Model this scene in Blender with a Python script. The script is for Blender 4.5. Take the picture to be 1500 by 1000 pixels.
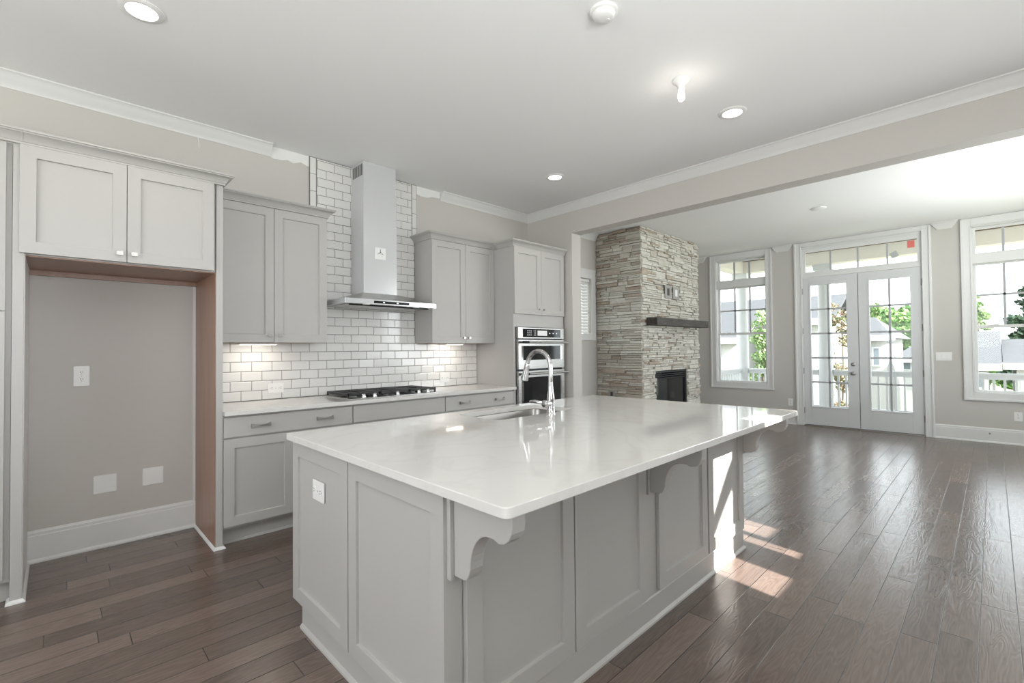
import bpy, bmesh, math, random
from mathutils import Vector, Matrix
for o in list(bpy.data.objects): bpy.data.objects.remove(o)
SC = bpy.context.scene
COL = SC.collection
R = math.radians

# ------------------------------------------------------------------ camera
CAM_H = 1.3126
F_PX, YAW, PITCH, ROLL = 687.17, 0.79756, 0.01715, -0.00939
fw = Vector((math.cos(YAW)*math.cos(PITCH), math.sin(YAW)*math.cos(PITCH), math.sin(PITCH)))
rt = fw.cross(Vector((0, 0, 1))).normalized()
up = rt.cross(fw)
rt, up = rt*math.cos(ROLL) + up*math.sin(ROLL), up*math.cos(ROLL) - rt*math.sin(ROLL)
cam_d = bpy.data.cameras.new('camera')
cam_d.sensor_width = 36.0
cam_d.lens = F_PX*36.0/1500.0
cam_d.clip_start, cam_d.clip_end = 0.02, 300
cam = bpy.data.objects.new('camera', cam_d)
COL.objects.link(cam)
m = Matrix.Identity(4)
for i in range(3):
    m[i][0], m[i][1], m[i][2] = rt[i], up[i], -fw[i]
m[2][3] = CAM_H
cam.matrix_world = m
SC.camera = cam

# ------------------------------------------------------------------ colour management, sky, sun, added fill lamps
SC.view_settings.view_transform = 'Standard'
SC.view_settings.look = 'None'
SC.view_settings.exposure = 0.34
SC.view_settings.gamma = 1.0
SC.view_settings.use_curve_mapping = False
W = bpy.data.worlds.new('sky'); SC.world = W
W.use_nodes = True
wn = W.node_tree.nodes; wl = W.node_tree.links
wn.clear()
wo = wn.new('ShaderNodeOutputWorld'); wb = wn.new('ShaderNodeBackground')
wt = wn.new('ShaderNodeTexCoord'); wz = wn.new('ShaderNodeSeparateXYZ')
wr = wn.new('ShaderNodeValToRGB')
wr.color_ramp.elements[0].position = 0.0; wr.color_ramp.elements[0].color = (0.84, 0.88, 0.91, 1)
wr.color_ramp.elements[1].position = 0.6; wr.color_ramp.elements[1].color = (0.86, 0.93, 1.0, 1)
wl.new(wt.outputs['Generated'], wz.inputs[0]); wl.new(wz.outputs['Z'], wr.inputs[0])
wl.new(wr.outputs[0], wb.inputs[0]); wb.inputs[1].default_value = 3.4
wl.new(wb.outputs[0], wo.inputs[0])

SUN_DIR = Vector((0.17, 1.0, -0.76)).normalized()
def light(name, kind, loc, energy, color=(1, 1, 1), direction=None, **kw):
    d = bpy.data.lights.new(name, kind); d.energy = energy; d.color = color
    for k, v in kw.items(): setattr(d, k, v)
    o = bpy.data.objects.new(name, d); COL.objects.link(o); o.location = loc
    if direction is not None:
        o.rotation_euler = Vector(direction).to_track_quat('-Z', 'Y').to_euler()
    return o
light('sun', 'SUN', (2, -8, 8), 19.0, (1.0, 0.96, 0.90), SUN_DIR, angle=R(0.6))
# fill lamps added as daylight from unseen, assumed windows beside and behind the camera
light('fill_kitchen', 'AREA', (0.6, -1.24, 1.75), 72, (0.95, 0.97, 1.0), (0, 1, 2.2), shape='RECTANGLE', size=1.7, size_y=1.5)
light('fill_living', 'AREA', (6.3, -1.24, 1.75), 66, (0.92, 0.965, 1.0), (-0.35, 1, 1.2), shape='RECTANGLE', size=2.8, size_y=2.2)
light('fill_side', 'AREA', (-3.1, 1.3, 1.7), 68, (0.98, 0.985, 1.0), (1, 0.1, 2.0), shape='RECTANGLE', size=3.0, size_y=2.0)
for nm, y, z, sy, sz in (('portal_a', 3.23, 1.8, .9, 2.3), ('portal_b', 1.466, 1.5, 1.6, 2.9), ('portal_c', -.26, 1.8, .9, 2.3)):
    p = light(nm, 'AREA', (9.2, y, z), 1, (1, 1, 1), (-1, 0, 0), shape='RECTANGLE', size=sy, size_y=sz)
    p.data.cycles.is_portal = True

# ------------------------------------------------------------------ materials
MATS = {}
def new_mat(name):
    m = bpy.data.materials.new(name); m.use_nodes = True
    MATS[name] = m
    nt = m.node_tree
    return m, nt, nt.nodes['Principled BSDF']
def N(nt, t, **kw):
    n = nt.nodes.new('ShaderNode'+t)
    for k, v in kw.items(): setattr(n, k, v)
    return n
def plain(name, col, rough=0.5, metal=0.0, var=0.03, scale=6.0, bump=0.0, bscale=60.0, spec=0.5, coat=0.0):
    """principled material with a faint procedural mottling and bump"""
    m, nt, b = new_mat(name)
    tc = N(nt, 'TexCoord'); no = N(nt, 'TexNoise'); no.inputs['Scale'].default_value = scale; no.inputs['Detail'].default_value = 4
    nt.links.new(tc.outputs['Object'], no.inputs['Vector'])
    mx = N(nt, 'MixRGB'); mx.inputs[1].default_value = tuple(c*(1-var) for c in col)+(1,); mx.inputs[2].default_value = tuple(min(1, c*(1+var)) for c in col)+(1,)
    nt.links.new(no.outputs['Fac'], mx.inputs[0]); nt.links.new(mx.outputs[0], b.inputs['Base Color'])
    b.inputs['Roughness'].default_value = rough; b.inputs['Metallic'].default_value = metal
    b.inputs['Specular IOR Level'].default_value = spec
    if coat: b.inputs['Coat Weight'].default_value = coat; b.inputs['Coat Roughness'].default_value = 0.08
    if bump:
        n2 = N(nt, 'TexNoise'); n2.inputs['Scale'].default_value = bscale; n2.inputs['Detail'].default_value = 3
        nt.links.new(tc.outputs['Object'], n2.inputs['Vector'])
        bp = N(nt, 'Bump'); bp.inputs['Strength'].default_value = bump; bp.inputs['Distance'].default_value = 0.002
        nt.links.new(n2.outputs['Fac'], bp.inputs['Height']); nt.links.new(bp.outputs[0], b.inputs['Normal'])
    return m
plain('cabinet_paint', (.465, .453, .436), .42, var=.015, bump=.03, bscale=90)
plain('wall_paint', (.575, .553, .522), .75, var=.02, scale=2, bump=.08, bscale=220)
plain('ceiling_paint', (.90, .90, .905), .85, var=.015, scale=1.5, bump=.06, bscale=180)
plain('trim_paint', (.74, .74, .735), .38, var=.01)
plain('muntin_shaded', (.42, .43, .45), .45)  # muntin colour darkened to carry their backlit shade
plain('door_paint', (.66, .67, .68), .40, var=.01)
plain('primer_patch', (.82, .82, .81), .8, var=.05, scale=14)
plain('white_plastic', (.84, .84, .83), .32, var=.01)
plain('slot_dark', (.06, .06, .06), .6)
plain('nickel', (.40, .385, .365), .34, 1.0)
plain('chrome', (.60, .60, .61), .05, 1.0, var=.01)
plain('black_iron', (.022, .023, .024), .42, var=.15, scale=30)
plain('black_gloss', (.012, .013, .014), .06)
plain('dark_metal', (.03, .032, .035), .3, .6)
plain('grout', (.17, .16, .152), .85)
plain('stone_backing', (.07, .065, .06), .95)
plain('subway_tile', (.77, .765, .75), .09, var=.02, scale=3)
plain('tile_trim', (.77, .765, .75), .12, var=.02, scale=3)
plain('soffit_paint', (.74, .69, .64), .7)
plain('porch_paint', (.55, .56, .57), .5)
plain('deck_boards', (.45, .43, .40), .7, var=.15, scale=9)
plain('plate_grey', (.36, .35, .33), .5)
plain('sticker_red', (.78, .20, .17), .6)
plain('sticker_grey', (.45, .47, .46), .6)
plain('siding_white', (.43, .43, .42), .7)
plain('shingle_grey', (.062, .066, .072), .9, var=.2, scale=5, bump=.3, bscale=18)
plain('house_window', (.16, .19, .22), .15)
plain('ground_green', (.24, .25, .18), .95, var=.3, scale=.8)
plain('bark', (.16, .13, .10), .9, var=.3, scale=8)
plain('concrete', (.6, .59, .57), .9)
def leaf(name, a, b_):
    m, nt, b = new_mat(name)
    oi = N(nt, 'NewGeometry'); cr = N(nt, 'ValToRGB')
    cr.color_ramp.elements[0].color = a+(1,); cr.color_ramp.elements[1].color = b_+(1,)
    nt.links.new(oi.outputs['Random Per Island'], cr.inputs[0]); nt.links.new(cr.outputs[0], b.inputs['Base Color'])
    b.inputs['Roughness'].default_value = .6
    return m
leaf('leaf_bright', (.08, .19, .045), (.22, .36, .11)); leaf('leaf_dark', (.015, .04, .02), (.07, .12, .06))
leaf('leaf_red', (.14, .20, .07), (.32, .20, .16)); leaf('leaf_pale', (.14, .24, .08), (.32, .43, .20))

def mat_steel():
    m, nt, b = new_mat('stainless')
    tc = N(nt, 'TexCoord'); mp = N(nt, 'Mapping'); mp.inputs['Scale'].default_value = (2, 2, 260)
    no = N(nt, 'TexNoise'); no.inputs['Scale'].default_value = 3
    nt.links.new(tc.outputs['Object'], mp.inputs[0]); nt.links.new(mp.outputs[0], no.inputs['Vector'])
    mr = N(nt, 'MapRange'); mr.inputs['To Min'].default_value = .22; mr.inputs['To Max'].default_value = .34
    nt.links.new(no.outputs['Fac'], mr.inputs['Value']); nt.links.new(mr.outputs[0], b.inputs['Roughness'])
    b.inputs['Base Color'].default_value = (.47, .468, .46, 1); b.inputs['Metallic'].default_value = 1
mat_steel()
plain('sink_steel', (.30, .285, .27), .32, 1.0)
def mat_hoodwhite():
    plain('hood_steel', (.70, .71, .725), .2, .4, var=.01)
mat_hoodwhite()
def mat_quartz():
    m, nt, b = new_mat('quartz')
    tc = N(nt, 'TexCoord'); no = N(nt, 'TexNoise'); no.inputs['Scale'].default_value = 1.7; no.inputs['Detail'].default_value = 9; no.inputs['Distortion'].default_value = 1.6
    nt.links.new(tc.outputs['Object'], no.inputs['Vector'])
    cr = N(nt, 'ValToRGB'); e = cr.color_ramp.elements
    e[0].position = .44; e[0].color = (.70, .69, .665, 1); e[1].position = .53; e[1].color = (.70, .69, .665, 1)
    x = e.new(.485); x.color = (.675, .66, .635, 1)
    nt.links.new(no.outputs['Fac'], cr.inputs[0]); nt.links.new(cr.outputs[0], b.inputs['Base Color'])
    b.inputs['Roughness'].default_value = .055
mat_quartz()
def mat_floor():
    m, nt, b = new_mat('plank_floor')
    L = nt.links.new
    tc = N(nt, 'TexCoord'); sp = N(nt, 'SeparateXYZ'); L(tc.outputs['Object'], sp.inputs[0])
    def MA(op, a, b_=None, c=None):
        n = N(nt, 'Math', operation=op)
        for i, v in enumerate((a, b_, c)):
            if v is None: continue
            if isinstance(v, (int, float)): n.inputs[i].default_value = v
            else: L(v, n.inputs[i])
        return n.outputs[0]
    wdt = .127
    yr = MA('DIVIDE', MA('ADD', sp.outputs['Y'], 20.0), wdt)
    row = MA('FLOOR', yr); fy = MA('FRACT', yr)
    w1 = N(nt, 'TexWhiteNoise', noise_dimensions='1D'); L(row, w1.inputs['W'])
    w2 = N(nt, 'TexWhiteNoise', noise_dimensions='1D'); L(MA('ADD', row, 53.7), w2.inputs['W'])
    ln = MA('MULTIPLY_ADD', w2.outputs['Value'], .9, .65)
    xr = MA('DIVIDE', MA('ADD', MA('MULTIPLY_ADD', w1.outputs['Value'], 9.0, 30.0), sp.outputs['X']), ln)
    col = MA('FLOOR', xr); fx = MA('FRACT', xr)
    cid = N(nt, 'CombineXYZ'); L(row, cid.inputs[0]); L(col, cid.inputs[1])
    wid = N(nt, 'TexWhiteNoise', noise_dimensions='2D'); L(cid.outputs[0], wid.inputs['Vector'])
    # seams
    dy = MA('MULTIPLY', MA('MINIMUM', fy, MA('SUBTRACT', 1.0, fy)), wdt)
    dx = MA('MULTIPLY', MA('MINIMUM', fx, MA('SUBTRACT', 1.0, fx)), ln)
    dmin = MA('MINIMUM', dy, dx)
    seam = N(nt, 'MapRange', interpolation_type='SMOOTHSTEP'); seam.inputs['From Min'].default_value = .0004; seam.inputs['From Max'].default_value = .0026
    L(dmin, seam.inputs['Value'])
    # grain coordinates, shifted per plank
    gv = N(nt, 'CombineXYZ')
    L(MA('MULTIPLY_ADD', wid.outputs['Value'], 37.0, sp.outputs['X']), gv.inputs[0])
    L(MA('MULTIPLY', sp.outputs['Y'], 7.0), gv.inputs[1]); L(MA('MULTIPLY', wid.outputs['Value'], 91.0), gv.inputs[2])
    n1 = N(nt, 'TexNoise'); n1.inputs['Scale'].default_value = 2.4; n1.inputs['Detail'].default_value = 1; n1.inputs['Distortion'].default_value = .35
    L(gv.outputs[0], n1.inputs['Vector'])
    rings = MA('FRACT', MA('MULTIPLY', n1.outputs['Fac'], 11.0))
    ringt = MA('ABSOLUTE', MA('MULTIPLY_ADD', rings, 2.0, -1.0))
    n2 = N(nt, 'TexNoise'); n2.inputs['Scale'].default_value = 9; n2.inputs['Detail'].default_value = 6
    gv2 = N(nt, 'CombineXYZ'); L(MA('MULTIPLY', sp.outputs['X'], .8), gv2.inputs[0]); L(MA('MULTIPLY', sp.outputs['Y'], 14.0), gv2.inputs[1]); L(wid.outputs['Value'], gv2.inputs[2])
    L(gv2.outputs[0], n2.inputs['Vector'])
    cr = N(nt, 'ValToRGB'); e = cr.color_ramp.elements
    e[0].position = 0; e[0].color = (.064, .047, .041, 1); e[1].position = 1; e[1].color = (.235, .174, .147, 1)
    x = e.new(.5); x.color = (.138, .101, .085, 1)
    t = MA('MULTIPLY_ADD', wid.outputs['Value'], .42, .10)
    t = MA('MULTIPLY_ADD', n2.outputs['Fac'], .45, t)
    t = MA('MULTIPLY_ADD', ringt, .16, MA('SUBTRACT', t, .08))
    L(t, cr.inputs[0])
    mx = N(nt, 'MixRGB'); mx.inputs[1].default_value = (.006, .005, .005, 1)
    L(seam.outputs[0], mx.inputs[0]); L(cr.outputs[0], mx.inputs[2]); L(mx.outputs[0], b.inputs['Base Color'])
    n3 = N(nt, 'TexNoise'); n3.inputs['Scale'].default_value = 5.5; n3.inputs['Detail'].default_value = 2
    gv3 = N(nt, 'CombineXYZ'); L(MA('MULTIPLY', sp.outputs['X'], 3.2), gv3.inputs[0]); L(MA('MULTIPLY', sp.outputs['Y'], 2.0), gv3.inputs[1]); L(MA('MULTIPLY', wid.outputs['Value'], 60.0), gv3.inputs[2])
    L(gv3.outputs[0], n3.inputs['Vector'])
    hgt = MA('MULTIPLY_ADD', ringt, .28, MA('MULTIPLY', n3.outputs['Fac'], 1.1))
    hgt = MA('MULTIPLY_ADD', n2.outputs['Fac'], .25, hgt)
    hgt = MA('MULTIPLY_ADD', seam.outputs[0], .8, hgt)
    hgt = MA('MULTIPLY_ADD', wid.outputs['Value'], .15, hgt)
    bp = N(nt, 'Bump'); bp.inputs['Strength'].default_value = .55; bp.inputs['Distance'].default_value = .0015
    L(hgt, bp.inputs['Height']); L(bp.outputs[0], b.inputs['Normal'])
    mr = N(nt, 'MapRange'); mr.inputs['To Min'].default_value = .17; mr.inputs['To Max'].default_value = .30
    L(n2.outputs['Fac'], mr.inputs['Value']); L(mr.outputs[0], b.inputs['Roughness'])
    b.inputs['Specular IOR Level'].default_value = .85
mat_floor()
def mat_wood(name, c0, c1, rough, scale=(3, 3, 40), bump=.15):
    m, nt, b = new_mat(name)
    tc = N(nt, 'TexCoord'); mp = N(nt, 'Mapping'); mp.inputs['Scale'].default_value = scale
    no = N(nt, 'TexNoise'); no.inputs['Scale'].default_value = 1.5; no.inputs['Detail'].default_value = 6; no.inputs['Distortion'].default_value = .8
    nt.links.new(tc.outputs['Object'], mp.inputs[0]); nt.links.new(mp.outputs[0], no.inputs['Vector'])
    cr = N(nt, 'ValToRGB'); cr.color_ramp.elements[0].position = .3; cr.color_ramp.elements[1].position = .7
    cr.color_ramp.elements[0].color = c0+(1,); cr.color_ramp.elements[1].color = c1+(1,)
    nt.links.new(no.outputs['Fac'], cr.inputs[0]); nt.links.new(cr.outputs[0], b.inputs['Base Color'])
    b.inputs['Roughness'].default_value = rough
    bp = N(nt, 'Bump'); bp.inputs['Strength'].default_value = bump; bp.inputs['Distance'].default_value = .003
    nt.links.new(no.outputs['Fac'], bp.inputs['Height']); nt.links.new(bp.outputs[0], b.inputs['Normal'])
mat_wood('veneer_wood', (.27, .155, .105), (.34, .205, .145), .35, (14, 14, 1.2), .03)
mat_wood('bare_wood', (.13, .085, .06), (.20, .135, .10), .6)
mat_wood('mantel_wood', (.018, .015, .013), (.075, .062, .052), .55, (2.5, 22, 22), .8)
def mat_stone():
    m, nt, b = new_mat('ledger_stone')
    at = N(nt, 'Attribute'); at.attribute_name = 'stone_tone'
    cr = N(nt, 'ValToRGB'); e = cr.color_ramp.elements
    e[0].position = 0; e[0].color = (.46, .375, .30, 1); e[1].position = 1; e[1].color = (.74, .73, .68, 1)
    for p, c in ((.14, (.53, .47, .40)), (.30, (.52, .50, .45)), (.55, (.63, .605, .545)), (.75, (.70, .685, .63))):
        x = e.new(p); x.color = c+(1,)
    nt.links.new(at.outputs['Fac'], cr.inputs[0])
    tc = N(nt, 'TexCoord'); no = N(nt, 'TexNoise'); no.inputs['Scale'].default_value = 14; no.inputs['Detail'].default_value = 7; no.inputs['Distortion'].default_value = .8
    mp = N(nt, 'Mapping'); mp.inputs['Scale'].default_value = (1, 1, 3.5)
    nt.links.new(tc.outputs['Object'], mp.inputs[0]); nt.links.new(mp.outputs[0], no.inputs['Vector'])
    mx = N(nt, 'MixRGB', blend_type='MULTIPLY'); mx.inputs[0].default_value = .55
    c2 = N(nt, 'ValToRGB'); c2.color_ramp.elements[0].position = .3; c2.color_ramp.elements[0].color = (.62, .57, .50, 1); c2.color_ramp.elements[1].position = .62; c2.color_ramp.elements[1].color = (1, 1, 1, 1)
    nt.links.new(no.outputs['Fac'], c2.inputs[0]); nt.links.new(cr.outputs[0], mx.inputs[1]); nt.links.new(c2.outputs[0], mx.inputs[2])
    nt.links.new(mx.outputs[0], b.inputs['Base Color']); b.inputs['Roughness'].default_value = .85
    bp = N(nt, 'Bump'); bp.inputs['Strength'].default_value = .7; bp.inputs['Distance'].default_value = .006
    nt.links.new(no.outputs['Fac'], bp.inputs['Height']); nt.links.new(bp.outputs[0], b.inputs['Normal'])
mat_stone()
def mat_glass():
    m = bpy.data.materials.new('window_glass'); m.use_nodes = True; MATS['window_glass'] = m
    nt = m.node_tree; nt.nodes.clear()
    o = N(nt, 'OutputMaterial'); mix = N(nt, 'MixShader'); tr = N(nt, 'BsdfTransparent'); gl = N(nt, 'BsdfGlossy'); fr = N(nt, 'Fresnel')
    tr.inputs[0].default_value = (.97, .985, .98, 1); gl.inputs['Roughness'].default_value = .01; fr.inputs[0].default_value = 1.25
    nt.links.new(fr.outputs[0], mix.inputs[0]); nt.links.new(tr.outputs[0], mix.inputs[1]); nt.links.new(gl.outputs[0], mix.inputs[2]); nt.links.new(mix.outputs[0], o.inputs[0])
mat_glass()
def mat_emit(name, col, s):
    m, nt, b = new_mat(name)
    b.inputs['Base Color'].default_value = (.8, .8, .8, 1)
    b.inputs['Emission Color'].default_value = col+(1,); b.inputs['Emission Strength'].default_value = s
mat_emit('lamp_lens', (1, .97, .92), 6.0)
mat_emit('led_strip', (1, .93, .82), 5.0)
mat_emit('bulb_glow', (1, .95, .86), 3.0)
mat_emit('display_glow', (.55, .62, .66), .10)
mat_emit('icon_glow', (.8, .85, .9), .8)

# ------------------------------------------------------------------ mesh helpers
class MB:
    def __init__(s): s.v = []; s.f = []; s.mi = []; s.cur = 0
    def vs(s, pts):
        b = len(s.v); s.v += [tuple(p) for p in pts]; return b
    def face(s, *idx): s.f.append(tuple(idx)); s.mi.append(s.cur)
    def hexa(s, p):
        b = s.vs(p)
        for q in ((0, 3, 2, 1), (4, 5, 6, 7), (0, 1, 5, 4), (1, 2, 6, 5), (2, 3, 7, 6), (3, 0, 4, 7)): s.face(*[b+i for i in q])
        return s
    def box(s, x0, x1, y0, y1, z0, z1):
        x0, x1 = sorted((x0, x1)); y0, y1 = sorted((y0, y1)); z0, z1 = sorted((z0, z1))
        return s.hexa([(x0, y0, z0), (x1, y0, z0), (x1, y1, z0), (x0, y1, z0), (x0, y0, z1), (x1, y0, z1), (x1, y1, z1), (x0, y1, z1)])
    def prism(s, poly, a, b_, f):
        """poly: list of 2-D points; f(p, t) -> 3-D; extruded from t=a to t=b"""
        n = len(poly); i0 = s.vs([f(p, a) for p in poly]); i1 = s.vs([f(p, b_) for p in poly])
        s.face(*[i0+i for i in range(n)][::-1]); s.face(*[i1+i for i in range(n)])
        for i in range(n):
            j = (i+1) % n; s.face(i0+i, i0+j, i1+j, i1+i)
        return s
    def lathe(s, prof, c, axis=(0, 0, 1), n=24, caps=True):
        ax = Vector(axis).normalized(); a = ax.orthogonal().normalized(); b_ = ax.cross(a); c = Vector(c)
        rows = []
        for r, h in prof:
            rows.append(s.vs([c + ax*h + (a*math.cos(2*math.pi*k/n) + b_*math.sin(2*math.pi*k/n))*r for k in range(n)]))
        for i in range(len(rows)-1):
            for k in range(n):
                j = (k+1) % n; s.face(rows[i]+k, rows[i]+j, rows[i+1]+j, rows[i+1]+k)
        if caps:
            s.face(*[rows[0]+k for k in range(n)][::-1]); s.face(*[rows[-1]+k for k in range(n)])
        return s
    def tube(s, pts, rad, n=12):
        pts = [Vector(p) for p in pts]; m = len(pts)
        rads = rad if isinstance(rad, (list, tuple)) else [rad]*m
        t0 = (pts[1]-pts[0]).normalized(); nrm = t0.orthogonal().normalized(); rows = []
        for i, p in enumerate(pts):
            t = (pts[min(i+1, m-1)]-pts[max(i-1, 0)]).normalized()
            nrm = (nrm - t*nrm.dot(t)).normalized(); bn = t.cross(nrm)
            rows.append(s.vs([p + (nrm*math.cos(2*math.pi*k/n)+bn*math.sin(2*math.pi*k/n))*rads[i] for k in range(n)]))
        for i in range(m-1):
            for k in range(n):
                j = (k+1) % n; s.face(rows[i]+k, rows[i]+j, rows[i+1]+j, rows[i+1]+k)
        s.face(*[rows[0]+k for k in range(n)][::-1]); s.face(*[rows[-1]+k for k in range(n)])
        return s
    def sweep(s, prof, path, side=1.0, z=0.0):
        """mitred sweep in the XY plane. prof: (out, up) closed polygon. out is to the right of travel * side"""
        P = [Vector((p[0], p[1])) for p in path]; rows = []
        for i, p in enumerate(P):
            d0 = (P[i]-P[i-1]).normalized() if i else (P[1]-P[0]).normalized()
            d1 = (P[i+1]-P[i]).normalized() if i < len(P)-1 else d0
            n0 = Vector((d0.y, -d0.x))*side; n1 = Vector((d1.y, -d1.x))*side
            mt = (n0+n1); mt = mt/(1+n0.dot(n1)) if (1+n0.dot(n1)) > .05 else n0
            rows.append(s.vs([(p.x+mt.x*o, p.y+mt.y*o, z+u) for o, u in prof]))
        n = len(prof)
        for i in range(len(P)-1):
            for k in range(n):
                j = (k+1) % n; s.face(rows[i]+k, rows[i]+j, rows[i+1]+j, rows[i+1]+k)
        s.face(*[rows[0]+k for k in range(n)]); s.face(*[rows[-1]+k for k in range(n)][::-1])
        return s
    def build(s, name, mat, parent=None, bevel=0.0, smooth=False, origin=None):
        off = Vector((0, 0, 0))
        if parent is None:
            if origin is not None: off = Vector(origin)
            else:
                xs = [v[0] for v in s.v]; ys = [v[1] for v in s.v]; zs = [v[2] for v in s.v]
                off = Vector(((min(xs)+max(xs))/2, (min(ys)+max(ys))/2, min(zs)))
        me = bpy.data.meshes.new(name)
        me.from_pydata([tuple(Vector(v)-off) for v in s.v], [], s.f)
        for mm in (mat if isinstance(mat, (list, tuple)) else [mat]): me.materials.append(MATS[mm])
        me.polygons.foreach_set('material_index', s.mi)
        bm = bmesh.new(); bm.from_mesh(me); bmesh.ops.recalc_face_normals(bm, faces=bm.faces); bm.to_mesh(me); bm.free()
        if smooth:
            me.polygons.foreach_set('use_smooth', [True]*len(me.polygons))
            me.set_sharp_from_angle(angle=R(38))
        o = bpy.data.objects.new(name, me); COL.objects.link(o)
        if parent is not None:
            o.parent = parent
            o.location = -Vector(world(parent))
        else: o.location = off
        if bevel:
            b = o.modifiers.new('bevel', 'BEVEL'); b.width = bevel; b.segments = 2; b.limit_method = 'ANGLE'; b.angle_limit = R(40)
        return o
def world(o):
    l = Vector(o.location)
    while o.parent: o = o.parent; l += Vector(o.location)
    return l
def tag(o, label=None, cat=None, group=None, kind=None):
    if label: o['label'] = label
    if cat: o['category'] = cat
    if group: o['group'] = group
    if kind: o['kind'] = kind
    return o
def thing(name, label, cat, loc, group=None, kind=None):
    o = bpy.data.objects.new(name, None); COL.objects.link(o); o.location = loc; o.empty_display_size = .1
    return tag(o, label, cat, group, kind)
def struct(o, label=None, cat=None):
    o['kind'] = 'structure'
    return tag(o, label, cat)
def dup(root, loc, label):
    r = root.copy(); COL.objects.link(r); r.location = loc; r['label'] = label
    for ch in list(root.children):
        c = ch.copy(); COL.objects.link(c); c.parent = r
        for g in list(ch.children):
            d = g.copy(); COL.objects.link(d); d.parent = c
    return r

class FR:
    """a vertical face: origin (x, y), u direction and outward direction in plan"""
    def __init__(s, ox, oy, u, n): s.o = Vector((ox, oy, 0)); s.u = Vector((u[0], u[1], 0)); s.n = Vector((n[0], n[1], 0))
    def p(s, u, v, d): return s.o + s.u*u + s.n*d + Vector((0, 0, v))
def fbox(mb, fr, u0, u1, v0, v1, d0, d1):
    return mb.hexa([fr.p(u0, v0, d0), fr.p(u1, v0, d0), fr.p(u1, v0, d1), fr.p(u0, v0, d1), fr.p(u0, v1, d0), fr.p(u1, v1, d0), fr.p(u1, v1, d1), fr.p(u0, v1, d1)])
def shaker(mb, fr, u0, u1, v0, v1, d0, d1, st=.064, rec=.012):
    """frame-and-panel door: outer slab with a recessed flat panel"""
    def rect(a, b, c, e, d): return mb.vs([fr.p(a, c, d), fr.p(b, c, d), fr.p(b, e, d), fr.p(a, e, d)])
    B = rect(u0, u1, v0, v1, d0); O = rect(u0, u1, v0, v1, d1)
    I = rect(u0+st, u1-st, v0+st, v1-st, d1); J = rect(u0+st+.0015, u1-st-.0015, v0+st+.0015, v1-st-.0015, d1-rec)
    mb.face(B, B+1, B+2, B+3); mb.face(J, J+1, J+2, J+3)
    for k in range(4):
        j = (k+1) % 4
        mb.face(B+k, B+j, O+j, O+k); mb.face(O+k, O+j, I+j, I+k); mb.face(I+k, I+j, J+j, J+k)
    return mb
FY = lambda y: FR(0, y, (1, 0), (0, -1))      # face looking to -Y, u = x
FX = lambda x: FR(x, 0, (0, 1), (-1, 0))      # face looking to -X, u = y

def knob(parent, fr, u, v, d):
    b = MB()
    fbox(b, fr, u-.006, u+.006, v-.006, v+.006, d, d+.014)
    b.hexa([fr.p(u-.010, v-.008, d+.013), fr.p(u+.010, v-.008, d+.013), fr.p(u+.016, v-.012, d+.026), fr.p(u-.016, v-.012, d+.026),
            fr.p(u-.010, v+.008, d+.013), fr.p(u+.010, v+.008, d+.013), fr.p(u+.016, v+.012, d+.026), fr.p(u-.016, v+.012, d+.026)])
    return b.build('knob', 'nickel', parent, .0015)
def pull(parent, fr, u, v, d, L=.125):
    """bow-tie pull: wide flared ends, thin waist"""
    b = MB(); h = L/2; rows = []
    for t, hh, dd in ((-1, .014, 0), (-1, .014, .020), (-.62, .010, .026), (-.25, .0055, .030), (0, .005, .031), (.25, .0055, .030), (.62, .010, .026), (1, .014, .020), (1, .014, 0)):
        th = .008
        rows.append(b.vs([fr.p(u+h*t, v-hh, d+dd+th*.5), fr.p(u+h*t, v+hh, d+dd+th*.5), fr.p(u+h*t*.93, v+hh*.8, d+max(0, dd-th*.5)), fr.p(u+h*t*.93, v-hh*.8, d+max(0, dd-th*.5))]))
    for i in range(len(rows)-1):
        for k in range(4):
            j = (k+1) % 4; b.face(rows[i]+k, rows[i]+j, rows[i+1]+j, rows[i+1]+k)
    b.face(*[rows[0]+k for k in range(4)]); b.face(*[rows[-1]+k for k in range(4)])
    return b.build('pull', 'nickel', parent, .0008, True)
def door(parent, fr, u0, u1, v0, v1, d0, d1, knobs=(), name='door', **kw):
    o = shaker(MB(), fr, u0, u1, v0, v1, d0, d1, **kw).build(name, 'cabinet_paint', parent, .0015)
    for (u, v) in knobs: knob(o, fr, u, v, d1)
    return o
def wall_boxes(mb, axis, c0, c1, a0, a1, z0, z1, holes):
    """wall slab between c0..c1 across, a0..a1 along, with rectangular holes (a0, a1, z0, z1)"""
    As = sorted({a0, a1} | {h[0] for h in holes} | {h[1] for h in holes}); Zs = sorted({z0, z1} | {h[2] for h in holes} | {h[3] for h in holes})
    As = [a for a in As if a0 <= a <= a1]
    for i in range(len(As)-1):
        run = None
        for j in range(len(Zs)-1):
            am, zm = (As[i]+As[i+1])/2, (Zs[j]+Zs[j+1])/2
            solid = not any(h[0] < am < h[1] and h[2] < zm < h[3] for h in holes)
            if solid and run is None: run = Zs[j]
            if run is not None and (not solid or j == len(Zs)-2):
                top = Zs[j+1] if solid else Zs[j]
                if axis == 'x': mb.box(As[i], As[i+1], c0, c1, run, top)
                else: mb.box(c0, c1, As[i], As[i+1], run, top)
                run = None
    return mb

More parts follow.
